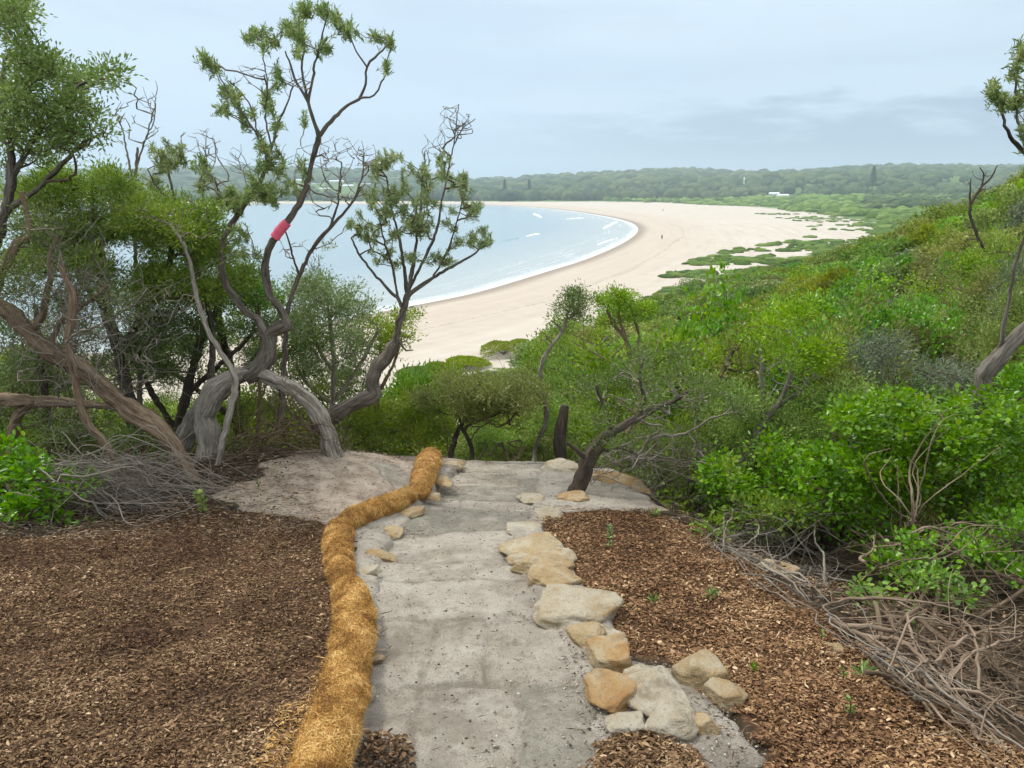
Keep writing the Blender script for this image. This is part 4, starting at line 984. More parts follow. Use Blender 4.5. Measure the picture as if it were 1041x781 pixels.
# right-hand trees
tree('leaning_tree', 'small dark trunked tree leaning right beside the far end of the path', 'tree', foot(588, 501), 6.7, [
 [(586,503,10),(590,490,8.5),(596,474,8.5),(602,460,8.5),(611,448,7.5),(622,440,6.2),(635,432,5.5),(650,424,4.6),(665,416,3.8),(682,408,2.8),(700,398,2)],
 [(599,468,3.5),(591,462,3),(583,455,2.6),(576,450,1.8)], [(606,456,3),(618,458,2.4),(632,456,2),(648,462,1.5)], [(622,440,3.5),(618,425,3),(612,410,2.4),(606,392,1.8)], [(650,424,3),(655,405,2.4),(650,385,1.8),(655,365,1.3)]],
 [(606,398,14,12,9),(640,386,26,18,16),(680,376,30,20,18),(720,392,28,18,18),(665,408,34,10,10),(600,425,14,10,6),(745,410,22,16,12),(650,365,20,10,8)],
 [(640,460,30,14,40),(690,450,36,22,40),(720,470,24,22,24),(650,400,40,30,30)], 'olive', 'bark_dark', 'twig_grey', 'cluster', seed=20, L=.035, W=.010, nl=60, cl=.12, dY=.8, dens=1.7)
tree('windswept_tree', 'windswept dark canopied tree standing just past the end of the path', 'tree', foot(465, 470), 9.4, [
 [(456,482,4,9.2),(459,462,3.8,9.2),(463,444,3.4),(470,430,3),(482,419,2.6),(500,412,2),(520,408,1.5)], [(476,480,3.4,9.2),(480,462,3),(477,448,2.8),(470,436,2.4),(466,425,2),(466,412,1.5)], [(482,419,2),(490,408,1.6),(505,400,1.2)]],
 [(462,398,14,8,26),(548,402,12,8,14),(470,388,16,6,14),(440,405,12,8,12),(520,388,20,8,16),(490,396,22,7,44),(515,400,20,7,36),(532,410,12,8,16),(500,412,30,6,30),(478,418,14,5,10)], [(495,425,40,10,34)], 'olive', 'bark_dark', 'twig_brown', 'cluster', seed=21, L=.045, W=.014, nl=90, cl=.15, dY=.8, up=.05, dens=1.6)
tree('twisted_sapling', 'thin twisted tree with a small sparse top seen against the beach', 'tree', foot(546, 470), 9.8, [
 [(543,482,3.4,9.4),(543,465,3.2),(547,448,3.2),(554,432,3.2),(556,418,3.2),(551,400,3.2),(549,380,3),(553,364,2.6),(562,350,2.4),(571,338,2.2),(575,325,1.8),(580,312,1.3)], [(571,338,1.6),(566,330,1.2),(560,326,.9)]],
 [(582,304,12,8,26),(592,314,10,7,14),(572,312,7,7,8)], [(556,343,12,8,16),(585,318,14,10,16)], 'olive', 'bark_grey', 'twig_brown', 'cluster', seed=22, L=.04, W=.013, nl=36, cl=.12, dY=.3, dens=1.8)
tree('small_tree', 'small open tree with bright tufts on the slope below the beach', 'tree', foot(640, 400), 11.5, [
 [(628,410,3.6),(632,385,3.4),(640,365,3),(636,345,2.6),(624,330,2.2),(617,315,1.6)], [(640,365,2.2),(650,345,2),(645,325,1.6),(640,310,1.2)], [(636,345,2),(630,325,1.6),(628,308,1.2)]],
 [(615,304,9,8,12),(632,300,14,8,20),(648,310,12,9,16),(640,320,12,8,8)], [(632,325,18,14,16)], 'mid', 'bark_brown', 'twig_brown', 'cluster', seed=23, L=.055, W=.02, nl=36, cl=.14, dY=.4, dens=1.8)
tree('pale_trunked_tree', 'pale forked trunk rising from the scrub right of the leaning tree', 'tree', foot(757, 470), 7.4, [
 [(750,480,5.5),(758,462,5.5),(768,445,5.2),(778,428,4.6),(790,412,4),(800,394,3.4),(804,376,2.8),(808,355,2)], [(776,430,4),(776,408,3.4),(774,385,2.8),(775,362,2)], [(790,412,2.4),(812,398,2),(830,380,1.5)]],
 [(770,338,24,14,12),(808,326,26,14,16),(838,350,24,16,14),(790,360,22,12,8),(825,378,18,12,8)], [(800,370,40,34,46)], 'mid', 'twig_grey', 'twig_grey', 'cluster', seed=24, L=.05, W=.016, nl=60, cl=.15, dY=.7, dens=1.6)
tree('edge_tree', 'smooth grey trunk curving up out of the right rim with thin upper branches', 'tree', foot(1000, 400), 6.0, [
 [(996,420,9),(998,395,9.5),(1003,378,9.5),(1014,364,9.5),(1028,349,9),(1044,334,8.5),(1060,316,8),(1076,285,7),(1080,250,6),(1074,215,5),(1060,180,4.2),(1043,156,3.6),(1030,143,3),(1022,128,2.4),(1018,112,1.8),(1010,97,1.2)],
 [(1014,362,4),(1020,335,3.4),(1026,305,3),(1032,270,2.6),(1042,240,2)], [(1044,157,2.8),(1037,130,2.2),(1034,105,1.8),(1033,80,1.4),(1040,52,1)], [(1060,180,2.6),(1052,140,2),(1050,100,1.6),(1046,60,1.2)]],
 [(1009,90,5,6,6),(1016,100,7,7,5),(1032,70,4,8,4),(1038,48,4,10,4),(1036,110,5,12,4),(1052,100,14,40,12)], [(1035,115,14,20,6)], 'banksia', 'bark_grey', 'twig_grey', seed=25, L=.07, W=.013, nl=16, dY=.2, dens=3, split=0, slim=.8)
tree('dead_tree', 'leafless dead tree sticking up from the crest of the right hill', 'tree', foot(1000, 262), 22, [
 [(1005,262,2.0),(996,245,2.0),(988,225,1.8),(986,212,1.6),(991,200,1.4),(998,190,1.2),(1008,180,.9),(1014,168,.6)], [(987,215,1.3),(986,200,1.1),(987,182,.7)], [(998,190,1),(1000,178,.8),(996,170,.5)]],
 [], [(1000,185,16,12,14),(990,235,14,16,14)], 'banksia', 'bark_dark', 'bark_dark', seed=26, tip_r=.006, dY=.5)
st = MB(); P_, r_ = resample([at(571, 466, 9.0), at(569, 450, 9.0), at(571, 430, 9.0), at(574, 412, 9.0)], .04, np.array([6, 6.5, 6, 4]) * mpp(9)); tube(st, P_, r_, 16, .2, 4)
tag(st.build('tree_stump', M['bark_dark'], loc=tuple(P_[0])), 'charred looking dark upright stump beyond the end of the path', 'stump')

# ------------------------------------------------------------------ broad-leaved bushes close by
def bush(name, label, base, Y0, bl, leafm, seed, L=.06, W=.04, nl=14, cl=.12, dY=.5, style='broad', twigm='twig_brown', cat='shrub', group=None, bare=(), stems=6, bw=.35):
    rng = RS(seed); T = blobs(bl, Y0, rng, dY); c = T.mean(0); b0 = np.array(base)
    root = empty(name, b0, label, cat, group); sk = []; nl = int(nl * 1.5)
    for i in range(stems):
        q = T[rng.randint(len(T))]; s0 = b0 + np.array([rng.normal() * bw, rng.normal() * bw * .5, -.05])
        m1 = s0 * .5 + q * .5 + np.array([rng.normal() * .1, 0, .1]); e = s0 * .15 + q * .85
        P, r = resample([s0, m1, e], .08, [.016, .012, .006]); sk.append((P, r))
    tb = MB()
    for i, (P, r) in enumerate(sk): tube(tb, P, r, 6, .05, i)
    nleaf = len(T)
    if len(bare): T = np.vstack([T, blobs(bare, Y0, rng, dY, per=1.3)])
    tw, ax = colonise(sk, T, rng, .08, .0022, .35)
    for i, (P, r) in enumerate(tw): tube(tb, P, np.maximum(r, .0014), 4, seed=i % 9, cap=False)
    tb.build('stems', M[twigm], root)
    lb = MB(); leaf_cluster(lb, T[:nleaf], ax[:nleaf] + [0, 0, .3], nl, cl, L, W, rng, fn=round_leaves if style == 'broad' else leaves)
    lb.build('foliage', M[leafm], root); return root
bush('broad_leaved_bush', 'glossy bright green bush with rounded leaves below the curved grey trunk', foot(960, 520), 6.0,
  [(870,425,30,14,30),(905,415,30,16,40),(950,425,35,18,50),(1000,420,30,18,40),(1040,440,30,26,36),(930,455,45,22,70),(985,465,45,22,70),(1035,490,40,26,50),(890,480,30,18,34),(940,500,40,18,44),(1000,515,34,16,24),(880,445,26,20,26)], 'broad', 51, dY=.7, nl=20, L=.05, W=.034)
bush('broad_leaved_bush', 'lower bright green bush spilling out above the grey dead sticks', foot(850, 540), 5.6,
  [(850,465,24,14,24),(835,490,26,14,24),(865,505,30,14,26),(815,510,20,10,14),(880,535,20,12,12),(905,550,16,10,8)], 'broad', 52, dY=.4, L=.055, W=.036, nl=13)
bush('broad_leaved_bush', 'thin leafy bright green shoots hanging over the dead branches at the right rim', foot(1010, 640), 4.9,
  [(1005,560,30,14,26),(1035,590,16,20,20),(960,555,30,12,22),(930,575,16,10,10),(1030,545,20,14,16),(905,610,8,6,4),(985,640,8,6,4),(955,690,9,6,4),(1020,655,10,7,5),(905,570,12,8,7),(1000,600,26,12,18),(965,585,24,10,14),(1045,640,14,16,12)], 'broad', 63, dY=.35, L=.045, W=.032, nl=14, cl=.10, stems=9)
bush('broad_leaved_bush', 'scattered green sprigs pushing up through the middle of the dead branches', foot(930, 680), 4.3,
  [(880,600,16,8,8),(925,640,14,8,8),(965,610,20,10,12),(1000,700,14,8,7),(1035,690,10,14,8),(940,585,24,10,14)], 'broad', 65, dY=.3, L=.04, W=.028, nl=10, cl=.09, stems=8)
bush('broad_leaved_bush', 'leafy bright green bush between the grey thicket and the big rounded bush', foot(780, 520), 6.4,
  [(745,470,26,16,26),(790,480,26,18,30),(760,500,24,12,20),(800,455,24,14,24),(720,490,14,10,10)], 'broad', 64, dY=.5, L=.05, W=.034, nl=16)
bush('yellowing_bush', 'yellowing leafy shoots over the dead wood beside the red mulch', foot(770, 545), 5.5,
  [(745,520,14,9,10),(775,522,20,7,16),(815,520,22,7,16),(742,480,8,12,6),(730,535,12,9,8)], 'yellow', 53, dY=.3, L=.05, W=.03, nl=9, bare=[(770,520,40,20,14)])
bush('ferny_bush', 'dense mid green bush behind the pale forked trunk', foot(800, 470), 7.6,
  [(740,410,30,20,36),(790,430,34,22,44),(840,420,34,22,44),(870,400,30,20,36),(830,455,36,16,34),(760,455,24,16,20),(720,440,20,16,16)], 'mid', 54, dY=.7, L=.05, W=.017, nl=34, cl=.15, style='fine')
bush('grey_leaved_bush', 'grey green spiky leaved bush above the bright rounded bush', foot(900, 420), 8.4,
  [(870,360,40,20,40),(920,370,40,18,40),(960,385,30,14,26),(900,395,34,12,20)], 'grey', 55, dY=.7, L=.07, W=.011, nl=34, cl=.17, style='fine')
bush('low_green_bush', 'bright leafy bush in the lower left corner beneath dark branches', foot(30, 530), 5.7,
  [(10,470,18,14,20),(35,485,25,14,26),(15,510,22,12,22),(55,515,20,10,18),(70,492,14,10,10),(5,450,12,10,8),(80,530,16,7,8)], 'broad', 56, L=.06, W=.035, nl=11, dY=.3, bare=[(40,490,45,30,20)])
bush('low_green_bush', 'fine leaved green bush glimpsed behind the twisted brown trunk', foot(145, 480), 7.3,
  [(140,440,28,12,36),(165,455,22,12,24),(120,460,18,10,14),(60,440,24,12,14)], 'mid', 57, L=.035, W=.01, nl=40, cl=.12, dY=.4, style='fine')
bush('low_green_bush', 'yellow green bush seen under the arch of the grey trunk', foot(270, 440), 8.0,
  [(265,405,26,12,30),(300,420,22,10,20),(250,425,14,10,12),(310,395,12,10,8)], 'yellow', 58, L=.04, W=.01, nl=40, cl=.12, dY=.4, style='fine')
bush('low_green_bush', 'bright green bush to the right of the leaning banksia foot', foot(395, 450), 9.6,
  [(370,425,20,10,24),(400,420,24,12,34),(432,420,20,12,30),(455,405,14,10,16),(420,440,28,8,24),(380,440,16,7,10),(350,440,10,8,6)], 'yellow', 59, L=.045, W=.014, nl=40, cl=.14, dY=.6, style='fine')
bush('green_bush', 'dark leafy bush in the gap under the windswept canopy', foot(510, 470), 10.3,
  [(500,445,30,14,36),(530,450,24,14,30),(475,450,16,14,14),(560,440,16,20,22),(545,410,16,16,20),(600,440,20,14,16)], 'mid', 60, L=.045, W=.014, nl=40, cl=.15, dY=.5, style='fine')
bush('tea_tree_thicket', 'twiggy grey green thicket filling the hollow beyond the red mulch', foot(690, 500), 7.2,
  [(640,450,24,14,24),(680,440,26,16,30),(715,450,22,16,24),(660,475,22,10,14),(700,480,24,10,14),(740,470,16,12,12)], 'dark_fine', 61, L=.032, W=.007, nl=60, cl=.14, dY=.6, style='fine', twigm='twig_grey', bare=[(690,470,50,26,90)])
bush('dry_shrub', 'half dead brownish shrub with bare twigs in the middle of the scrub', foot(680, 400), 10.5,
  [(665,355,20,12,8),(700,350,20,14,8)], 'rust', 62, L=.03, W=.01, nl=26, cl=.12, dY=.6, style='fine', twigm='twig_tan', bare=[(680,365,38,26,110)])

# ------------------------------------------------------------------ dead brushwood
def brush(name, label, cat, starts, ends, n, seed, rmin, rmax, matn, sag=.15, cur=.25, Ys=(4.5, 5.5), part='sticks', sub=0.5):
    rng = RS(seed); b = MB(); p0 = None
    for i in range(n):
        s = starts[rng.randint(len(starts))]; e = ends[rng.randint(len(ends))]
        sx_, sy_, ex_, ey_ = s[0] + rng.normal() * s[2], s[1] + rng.normal() * s[3], e[0] + rng.normal() * e[2], e[1] + rng.normal() * e[3]
        if Ys is None: Ya = min(hit(sx_, sy_)[1], 6.2) * rng.uniform(.9, 1.0); Yb = min(hit(ex_, ey_)[1], 6.2) * rng.uniform(.86, 1.0)
        else: Ya = rng.uniform(*Ys); Yb = rng.uniform(*Ys)
        a = at(sx_, sy_, Ya); c = at(ex_, ey_, Yb)
        Ln = np.linalg.norm(c - a)
        if Ln > 1.5 or (Ys is None and max(a[2], c[2]) > 16.6): continue
        mid = (a + c) / 2 + rng.normal(size=3) * Ln * cur * .5 + [0, 0, Ln * sag * rng.uniform(-.4, 1)]
        q1 = a * .72 + mid * .28 + rng.normal(size=3) * Ln * .045 + (c - a) * .06
        for q in (a, mid, c, q1):
            q[2] = max(q[2], gz(q[0], q[1]) + .01)
        r0 = rmin + (rmax - rmin) * rng.rand() ** 2.5
        P, r = resample([a, q1, mid, c], .05, [r0, r0 * .9, r0 * .65, r0 * .32])
        P = P + rng.normal(size=P.shape) * .003
        tube(b, P, r * (1 + .25 * fbm(np.arange(len(P)) * .5 + i * 9, np.zeros(len(P)), 5, 2)), 7, .14, seed + i)
        if p0 is None: p0 = a
        for _ in range(rng.poisson(sub * 2)):
            j = rng.randint(len(P) // 3, len(P)); d = unit(rng.normal(size=3)) * Ln * rng.uniform(.15, .4); d[2] = abs(d[2]) * .6
            m2 = P[j] + d * .5 + rng.normal(size=3) * .03; P2, r2 = resample([P[j], m2, P[j] + d], .05, [r[j] * .6, r[j] * .45, r[j] * .2]); tube(b, P2, r2, 4, seed=i, cap=False)
    root = empty(name, tuple(p0), label, cat); b.build(part, M[matn], root); return root
brush('brushwood_pile', 'tangled pile of pale dead branches lying right of the red mulch', 'brushwood',
  [(855,615,16,14),(880,640,20,14),(930,680,20,12),(900,590,20,16),(970,720,20,12),(860,570,12,12)], [(1040,560,30,26),(1041,640,20,30),(960,560,30,20),(1000,620,40,30),(1041,710,20,26),(960,690,40,16),(1030,760,30,12),(900,640,30,16)], 140, 81, .0025, .015, 'twig_tan', Ys=None, sag=.10, cur=.07, sub=1.1)
brush('brushwood_pile', 'dark shadowed dead branches deep under the bright rounded bush', 'brushwood',
  [(860,560,20,20),(940,600,30,24),(1041,560,20,30),(930,660,30,16),(990,700,30,16)], [(1041,640,30,30),(960,660,40,24),(1010,690,30,20),(860,600,20,14),(900,640,20,10),(1041,750,30,12)], 170, 82, .003, .017, 'twig_brown', Ys=None, sag=.05, cur=.08, sub=1.)  # darker wood colour paints in the shade beneath the pale branches
brush('brushwood_pile', 'loose brown grey sticks rising behind the pale dead branches at the right rim', 'brushwood',
  [(900,575,20,12),(960,590,24,12),(1020,600,24,14),(1041,640,14,14),(930,560,20,8)], [(1041,560,24,14),(980,545,30,12),(1000,620,30,16),(880,550,14,8),(1050,680,14,20)], 70, 90, .0025, .012, 'twig_tan', Ys=(4.3, 5.3), sag=.15, cur=.08, sub=1.)
brush('brushwood_pile', 'long straight grey sticks lying along the lower rim of the red mulch', 'brushwood',
  [(840,625,12,6),(900,665,12,6),(960,705,14,6)], [(930,680,16,6),(1000,730,16,6),(1050,760,20,6),(880,655,14,6)], 22, 89, .003, .009, 'twig_grey', Ys=None, sag=.02, cur=.08)
brush('brushwood_pile', 'grey sticks and straw heaped at the edge of the red mulch by the hollow', 'brushwood',
  [(735,545,12,10),(760,530,14,10),(790,560,16,12),(820,590,14,10)], [(830,510,20,14),(780,580,16,6),(850,575,14,12),(735,560,10,6),(800,520,20,12),(840,610,12,6)], 150, 83, .002, .012, 'twig_grey', Ys=None, sag=.15, cur=.09, sub=1.)
brush('dead_branch_heap', 'grey tangle of fine dead twigs at the left edge of the brown mulch', 'brushwood',
  [(70,470,16,12),(110,490,20,12),(60,500,20,10)], [(190,520,20,8),(150,480,24,16),(60,540,24,6),(230,500,20,6),(120,530,26,6)], 260, 84, .0015, .008, 'twig_grey', Ys=(5.3, 6.3), sag=.2, sub=1.2)
brush('dead_branch_heap', 'brown dead twigs and roots scattered under the arched trunk', 'brushwood',
  [(270,450,14,8),(300,430,16,8),(240,470,14,6)], [(310,470,16,6),(250,440,14,10),(340,455,12,6),(220,490,14,5),(280,400,14,10)], 120, 85, .002, .010, 'twig_brown', Ys=(6.6, 7.2), sag=.2, sub=1.)
brush('fallen_branch', 'long curved tan branches arching up from the brushwood into the green bush', 'branch',
  [(925,530,6,6)], [(970,420,10,10),(1000,470,12,14),(905,470,10,10)], 9, 86, .006, .011, 'twig_tan', Ys=(4.9, 5.3), cur=.3)
brush('vine_tangle', 'hanging mess of thin grey dead vines over the twisted trunk', 'vine',
  [(50,280,16,20),(90,300,20,20),(60,330,24,20)], [(120,380,30,26),(60,440,24,30),(150,330,30,26),(100,240,30,20),(20,360,20,30)], 200, 87, .0015, .004, 'twig_grey', Ys=(6.0, 6.9), sag=-.3, cur=.6, sub=.8)
brush('vine_tangle', 'thin bare creepers strung through the thicket beyond the leaning tree', 'vine',
  [(600,480,12,12),(650,490,20,10),(700,470,20,16)], [(740,500,20,16),(700,440,24,16),(640,450,20,14),(620,470,12,8)], 120, 88, .0015, .0045, 'twig_grey', Ys=(6.6, 7.8), sag=.2, cur=.5)

# dead pale branches standing in the scrub
for i, (pts, Yp, lab) in enumerate([
    ([(638,440,3.2),(650,412,3),(646,392,2.6),(640,380,2),(648,365,1.4),(655,350,1)], 8.2, 'bent pale dead branch above the leaning tree'),
    ([(712,470,2.2),(708,440,2),(706,410,1.6),(704,396,1)], 7.2, 'straight whitish dead stem in the thicket'),
    ([(720,410,3),(700,408,3),(688,402,2.6),(682,390,1.6)], 7.8, 'forked grey branch lying across the thicket top'),
    ([(660,400,1.6),(664,372,1.5),(670,350,1.2),(680,334,.8)], 9.5, 'tall slim pinkish dead stem among green shrubs'),
    ([(735,390,4),(738,372,3.4),(744,358,2.6),(748,350,1.6)], 9.0, 'short dark broken branch in front of a green shrub'),
    ([(590,392,2),(596,372,1.8),(606,356,1.4),(618,342,1)], 10.5, 'grey dead stem left of the small open tree'),
    ([(866,470,1.6),(872,452,1.5),(866,436,1.1),(875,425,.8)], 6.2, 'thin dead twig poking out of the bright rounded bush')]):
    P, r = resample([at(a, b_, Yp) for a, b_, c_ in pts], .03, [c_ * mpp(Yp) for a, b_, c_ in pts]); b = MB(); tube(b, P, r, 8, .12, i)
    rng = RS(900 + i)
    for _ in range(7):
        j = rng.randint(1, len(P)); d = unit(rng.normal(size=3) + [0, 0, .6]) * rng.uniform(.12, .4); P2, r2 = resample([P[j], P[j] + d * .5 + rng.normal(size=3) * .03, P[j] + d], .04, [r[j] * .5, r[j] * .35, .0015]); tube(b, P2, r2, 5, seed=i, cap=False)
    tag(b.build('dead_branch', M['twig_tan' if i in (0, 3) else ('bark_dark' if i == 4 else 'twig_grey')], loc=tuple(P[0])), lab, 'branch')

rng = RS(321); k_ = 0
while k_ < 62:
    x = rng.uniform(-1, 16); y = rng.uniform(8.5, 26)
    if poly_sd(TERR, np.array([x]), np.array([y]))[0] > -1.5 or abs(x / y - .32) > .42: continue
    p = np.array([x, y, gz(x, y)]); h = rng.uniform(1.5, 2.9) * (1 + y * .012); ln = unit(np.array([rng.normal() * .5, rng.normal() * .3, 1.])); r0 = rng.uniform(.012, .03)
    P, r = resample([p - [0, 0, .1], p + ln * h * .4 + rng.normal(size=3) * .12, p + ln * h * .75 + rng.normal(size=3) * .18, p + ln * h], .08, [r0, r0 * .8, r0 * .5, r0 * .2]); b = MB(); tube(b, P, r, 6, .1, k_)
    for _ in range(8):
        j = rng.randint(len(P) // 3, len(P) - 1); d = unit(rng.normal(size=3) + ln * 1.2) * rng.uniform(.25, .8); m2 = P[j] + d * .5 + rng.normal(size=3) * .07; P2, r2 = resample([P[j], m2, P[j] + d], .06, [r[j] * .6, r[j] * .4, .002]); tube(b, P2, r2, 4, seed=k_, cap=False)
        for _ in range(2):
            q = P2[rng.randint(1, len(P2))]; d2 = unit(d + rng.normal(size=3) * .6) * rng.uniform(.1, .3); tube(b, [q, q + d2 * .5 + rng.normal(size=3) * .02, q + d2], [.004, .003, .0015], 3, cap=False)
    tag(b.build('dead_snag', M[['twig_grey', 'twig_tan', 'twig_brown'][k_ % 3]], loc=tuple(p)), 'bare dead stem sticking out of the green scrub', 'dead stem', 'dead stems among the scrub'); k_ += 1

# ------------------------------------------------------------------ seedlings
def seedling(px, py, s, label, m='broad', seed=0, kind='tuft'):
    p = hit(px, py); rng = RS(seed); h = s * mpp(p[1])
    root = empty('seedling', p, label, 'seedling', 'young plants in the mulch')
    b = MB(); st_ = MB()
    if kind == 'tuft':
        n = 16; a = rng.uniform(0, 6.28, n); th = rng.uniform(.3, 1.2, n); d = np.stack([np.cos(a) * np.sin(th), np.sin(a) * np.sin(th), np.cos(th)], 1)
        leaves(b, np.repeat(p[None] + [0, 0, .01], n, 0), d, h * rng.uniform(.7, 1.1, n), h * .16, rng, wide=.6)
        tube(st_, [p - [0, 0, .01], p + [0, 0, h * .25]], [.003, .002], 5)
    else:
        P, r = resample([p - [0, 0, .01], p + [h * .1, 0, h * .5], p + [0, 0, h * .95]], .02, [.004, .003, .002]); tube(st_, P, r, 5)
        for q in P[1:]:
            n = 6; a = rng.uniform(0, 6.28, n); d = np.stack([np.cos(a), np.sin(a), rng.uniform(.1, .8, n)], 1)
            round_leaves(b, np.repeat(q[None], n, 0), d, h * .32, h * .2, rng)
    st_.build('stem', M['twig_brown'], root); b.build('leaves', M[m], root)
seedling(619, 548, 15, 'upper of the two small dark green plants near the far end of the red mulch', 'pale', 1, 'leafy')
seedling(619, 558, 13, 'lower of the two small dark green plants near the far end of the red mulch', 'pale', 2, 'leafy')
seedling(664, 614, 12, 'single compact dark green tuft right of the big pale block', 'pale', 3)
seedling(722, 609, 17, 'wispy grassy seedling in mid mulch', 'pale', 4)
seedling(766, 683, 11, 'bright grassy tuft just right of the boulders', 'broad', 5)
seedling(834, 652, 13, 'lime green leafy plant beside the flat brown stone', 'broad', 6, 'leafy')
seedling(856, 692, 15, 'lime green plant below the flat brown stone', 'broad', 7, 'leafy')
seedling(862, 728, 22, 'bluish two tiered seedling nearest the bottom of the picture', 'pale', 8, 'leafy')
seedling(877, 688, 20, 'thin sprig close to the brushwood in the lower mulch', 'pale', 9)
seedling(665, 526, 14, 'faint sprig at the hollow side of the red mulch', 'pale', 10)
seedling(205, 522, 24, 'yellowish upright weed at the foot of the twisted trunk', 'feather', 11, 'leafy')
seedling(262, 497, 10, 'tiny green sprout on the sandy mound', 'broad', 12, 'leafy')

# ------------------------------------------------------------------ scrub of the hillside
def proto(kind, seed, Rr, H, leafm, L, W, nl, cl, tips, style='fine', flat=.75, twigm='twig_brown', bare=0):
    rng = RS(seed); T = []
    lob = rng.normal(size=(6, 3)); lob = unit(lob * [1, 1, .5] + [0, 0, .25])
    lr = rng.uniform(.4, .85, 6)
    Cn = unit(np.abs(rng.normal(size=(tips // 8, 3))) * [1, 1, 1.1] * np.where(rng.rand(tips // 8, 3) < .5, 1, -1) * [1, 1, 0] + np.abs(rng.normal(size=(tips // 8, 3))) * [0, 0, 1.1] - [0, 0, .12])
    for _ in range(tips):
        d = unit(Cn[rng.randint(len(Cn))] + rng.normal(size=3) * .11)
        k = 1 + max([lr[i] * max(0, d @ lob[i]) ** 5 for i in range(6)]) + rng.normal() * .05
        s = rng.uniform(.55, 1.0) ** .4 * k
        T.append([d[0] * Rr * s * .86, d[1] * Rr * s * .86, H * .32 + d[2] * H * .62 * s])
    T = np.array(T); nleaf = int(len(T) * (1 - bare)); sk = []
    for i in range(5):
        a = rng.uniform(0, 6.28); P, r = resample([[math.cos(a) * .08, math.sin(a) * .08, -.5], [math.cos(a) * Rr * .12, math.sin(a) * Rr * .12, H * .2], [math.cos(a) * Rr * .4, math.sin(a) * Rr * .4, H * .5]], .12, [.035, .026, .012]); sk.append((P, r))
    tw, ax = colonise(sk, T, rng, .14, .004, .3, maxr=.02)
    tb = MB()
    for i, (P, r) in enumerate(sk): tube(tb, P, r, 6, .1, i)
    for i, (P, r) in enumerate(tw): tube(tb, P, r, 3, seed=i % 7, cap=False)
    lb = MB(); leaf_cluster(lb, T[:nleaf], ax[:nleaf] + unit(T[:nleaf]) * .5 + [0, 0, .3], nl, cl, L, W, rng, fn=round_leaves if style == 'broad' else leaves)
    return tb.mesh('stems'), lb.mesh('foliage'), M[leafm], M[twigm]
PROTO = {}
def defp(kind, name, leafm, L, W, nl, cl, tips, **kw):
    PROTO[kind] = (name, [proto(kind, hash_ + 7 * i, 1.25, 1.7 * (1 + .1 * i), leafm, L, W, nl, cl, tips, **kw) for i, hash_ in enumerate((len(kind) * 31 + 1, len(kind) * 31 + 2, len(kind) * 31 + 3))])
defp('tea', 'tea_tree_shrub', 'olive', .055, .019, 80, .15, 232)
defp('mid', 'green_shrub', 'mid', .078, .036, 44, .17, 224)
defp('wattle', 'wattle_shrub', 'yellow', .078, .030, 46, .17, 216)
defp('greyy', 'grey_leaved_shrub', 'grey', .075, .017, 62, .17, 200)
defp('broadl', 'leafy_shrub', 'broad', .075, .055, 30, .18, 200, style='broad')
defp('bareish', 'dry_twiggy_shrub', 'olive', .04, .010, 46, .15, 230, twigm='twig_grey', bare=.65)
defp('darkf', 'dark_shrub', 'dark_fine', .05, .016, 80, .15, 230)
FARP = {}
for key, lm in (('tea', 'olive'), ('mid', 'mid'), ('wattle', 'yellow'), ('greyy', 'grey'), ('broadl', 'broad'), ('darkf', 'dark_fine')):
    FARP[key] = (PROTO[key][0], [proto(key, 500 + len(key) * 9 + i, 1.25, 1.45, lm, .14, .065, 26, .19, 248) for i in range(2)])
DESC = {'tea': ('olive green tea tree shrub', 'shrub'), 'mid': ('mid green rounded shrub', 'shrub'), 'wattle': ('yellow green wattle shrub', 'shrub'), 'greyy': ('silvery grey green shrub', 'shrub'),
        'broadl': ('vivid green broad leaved shrub', 'shrub'), 'bareish': ('dry shrub of mostly bare grey twigs', 'shrub'), 'darkf': ('dark green fine leaved shrub', 'shrub')}
counts = {}
def put_shrub(key, x, y, sc, hz, rng, zone, far=False, sink=0.0):
    nm, variants = (FARP if far and key in FARP else PROTO)[key]
    tbm, lbm, lm, tm = variants[rng.randint(len(variants))]
    z = gz(x, y) - sink
    lab = DESC[key][0] + ' ' + zone
    root = empty(nm, (x, y, z), lab, DESC[key][1], DESC[key][0] + 's ' + zone)
    root.rotation_euler = (0, 0, rng.uniform(0, 6.28)); root.scale = (sc, sc, sc * hz)
    for me, m_, nm2 in ((tbm, tm, 'stems'), (lbm, lm, 'foliage')):
        if not me.materials: me.materials.append(m_)
        o = bpy.data.objects.new(nm2, me); col.objects.link(o); o.parent = root
    counts[key] = counts.get(key, 0) + 1
rng = RS(4242)
yy = 8.6; placed = 0
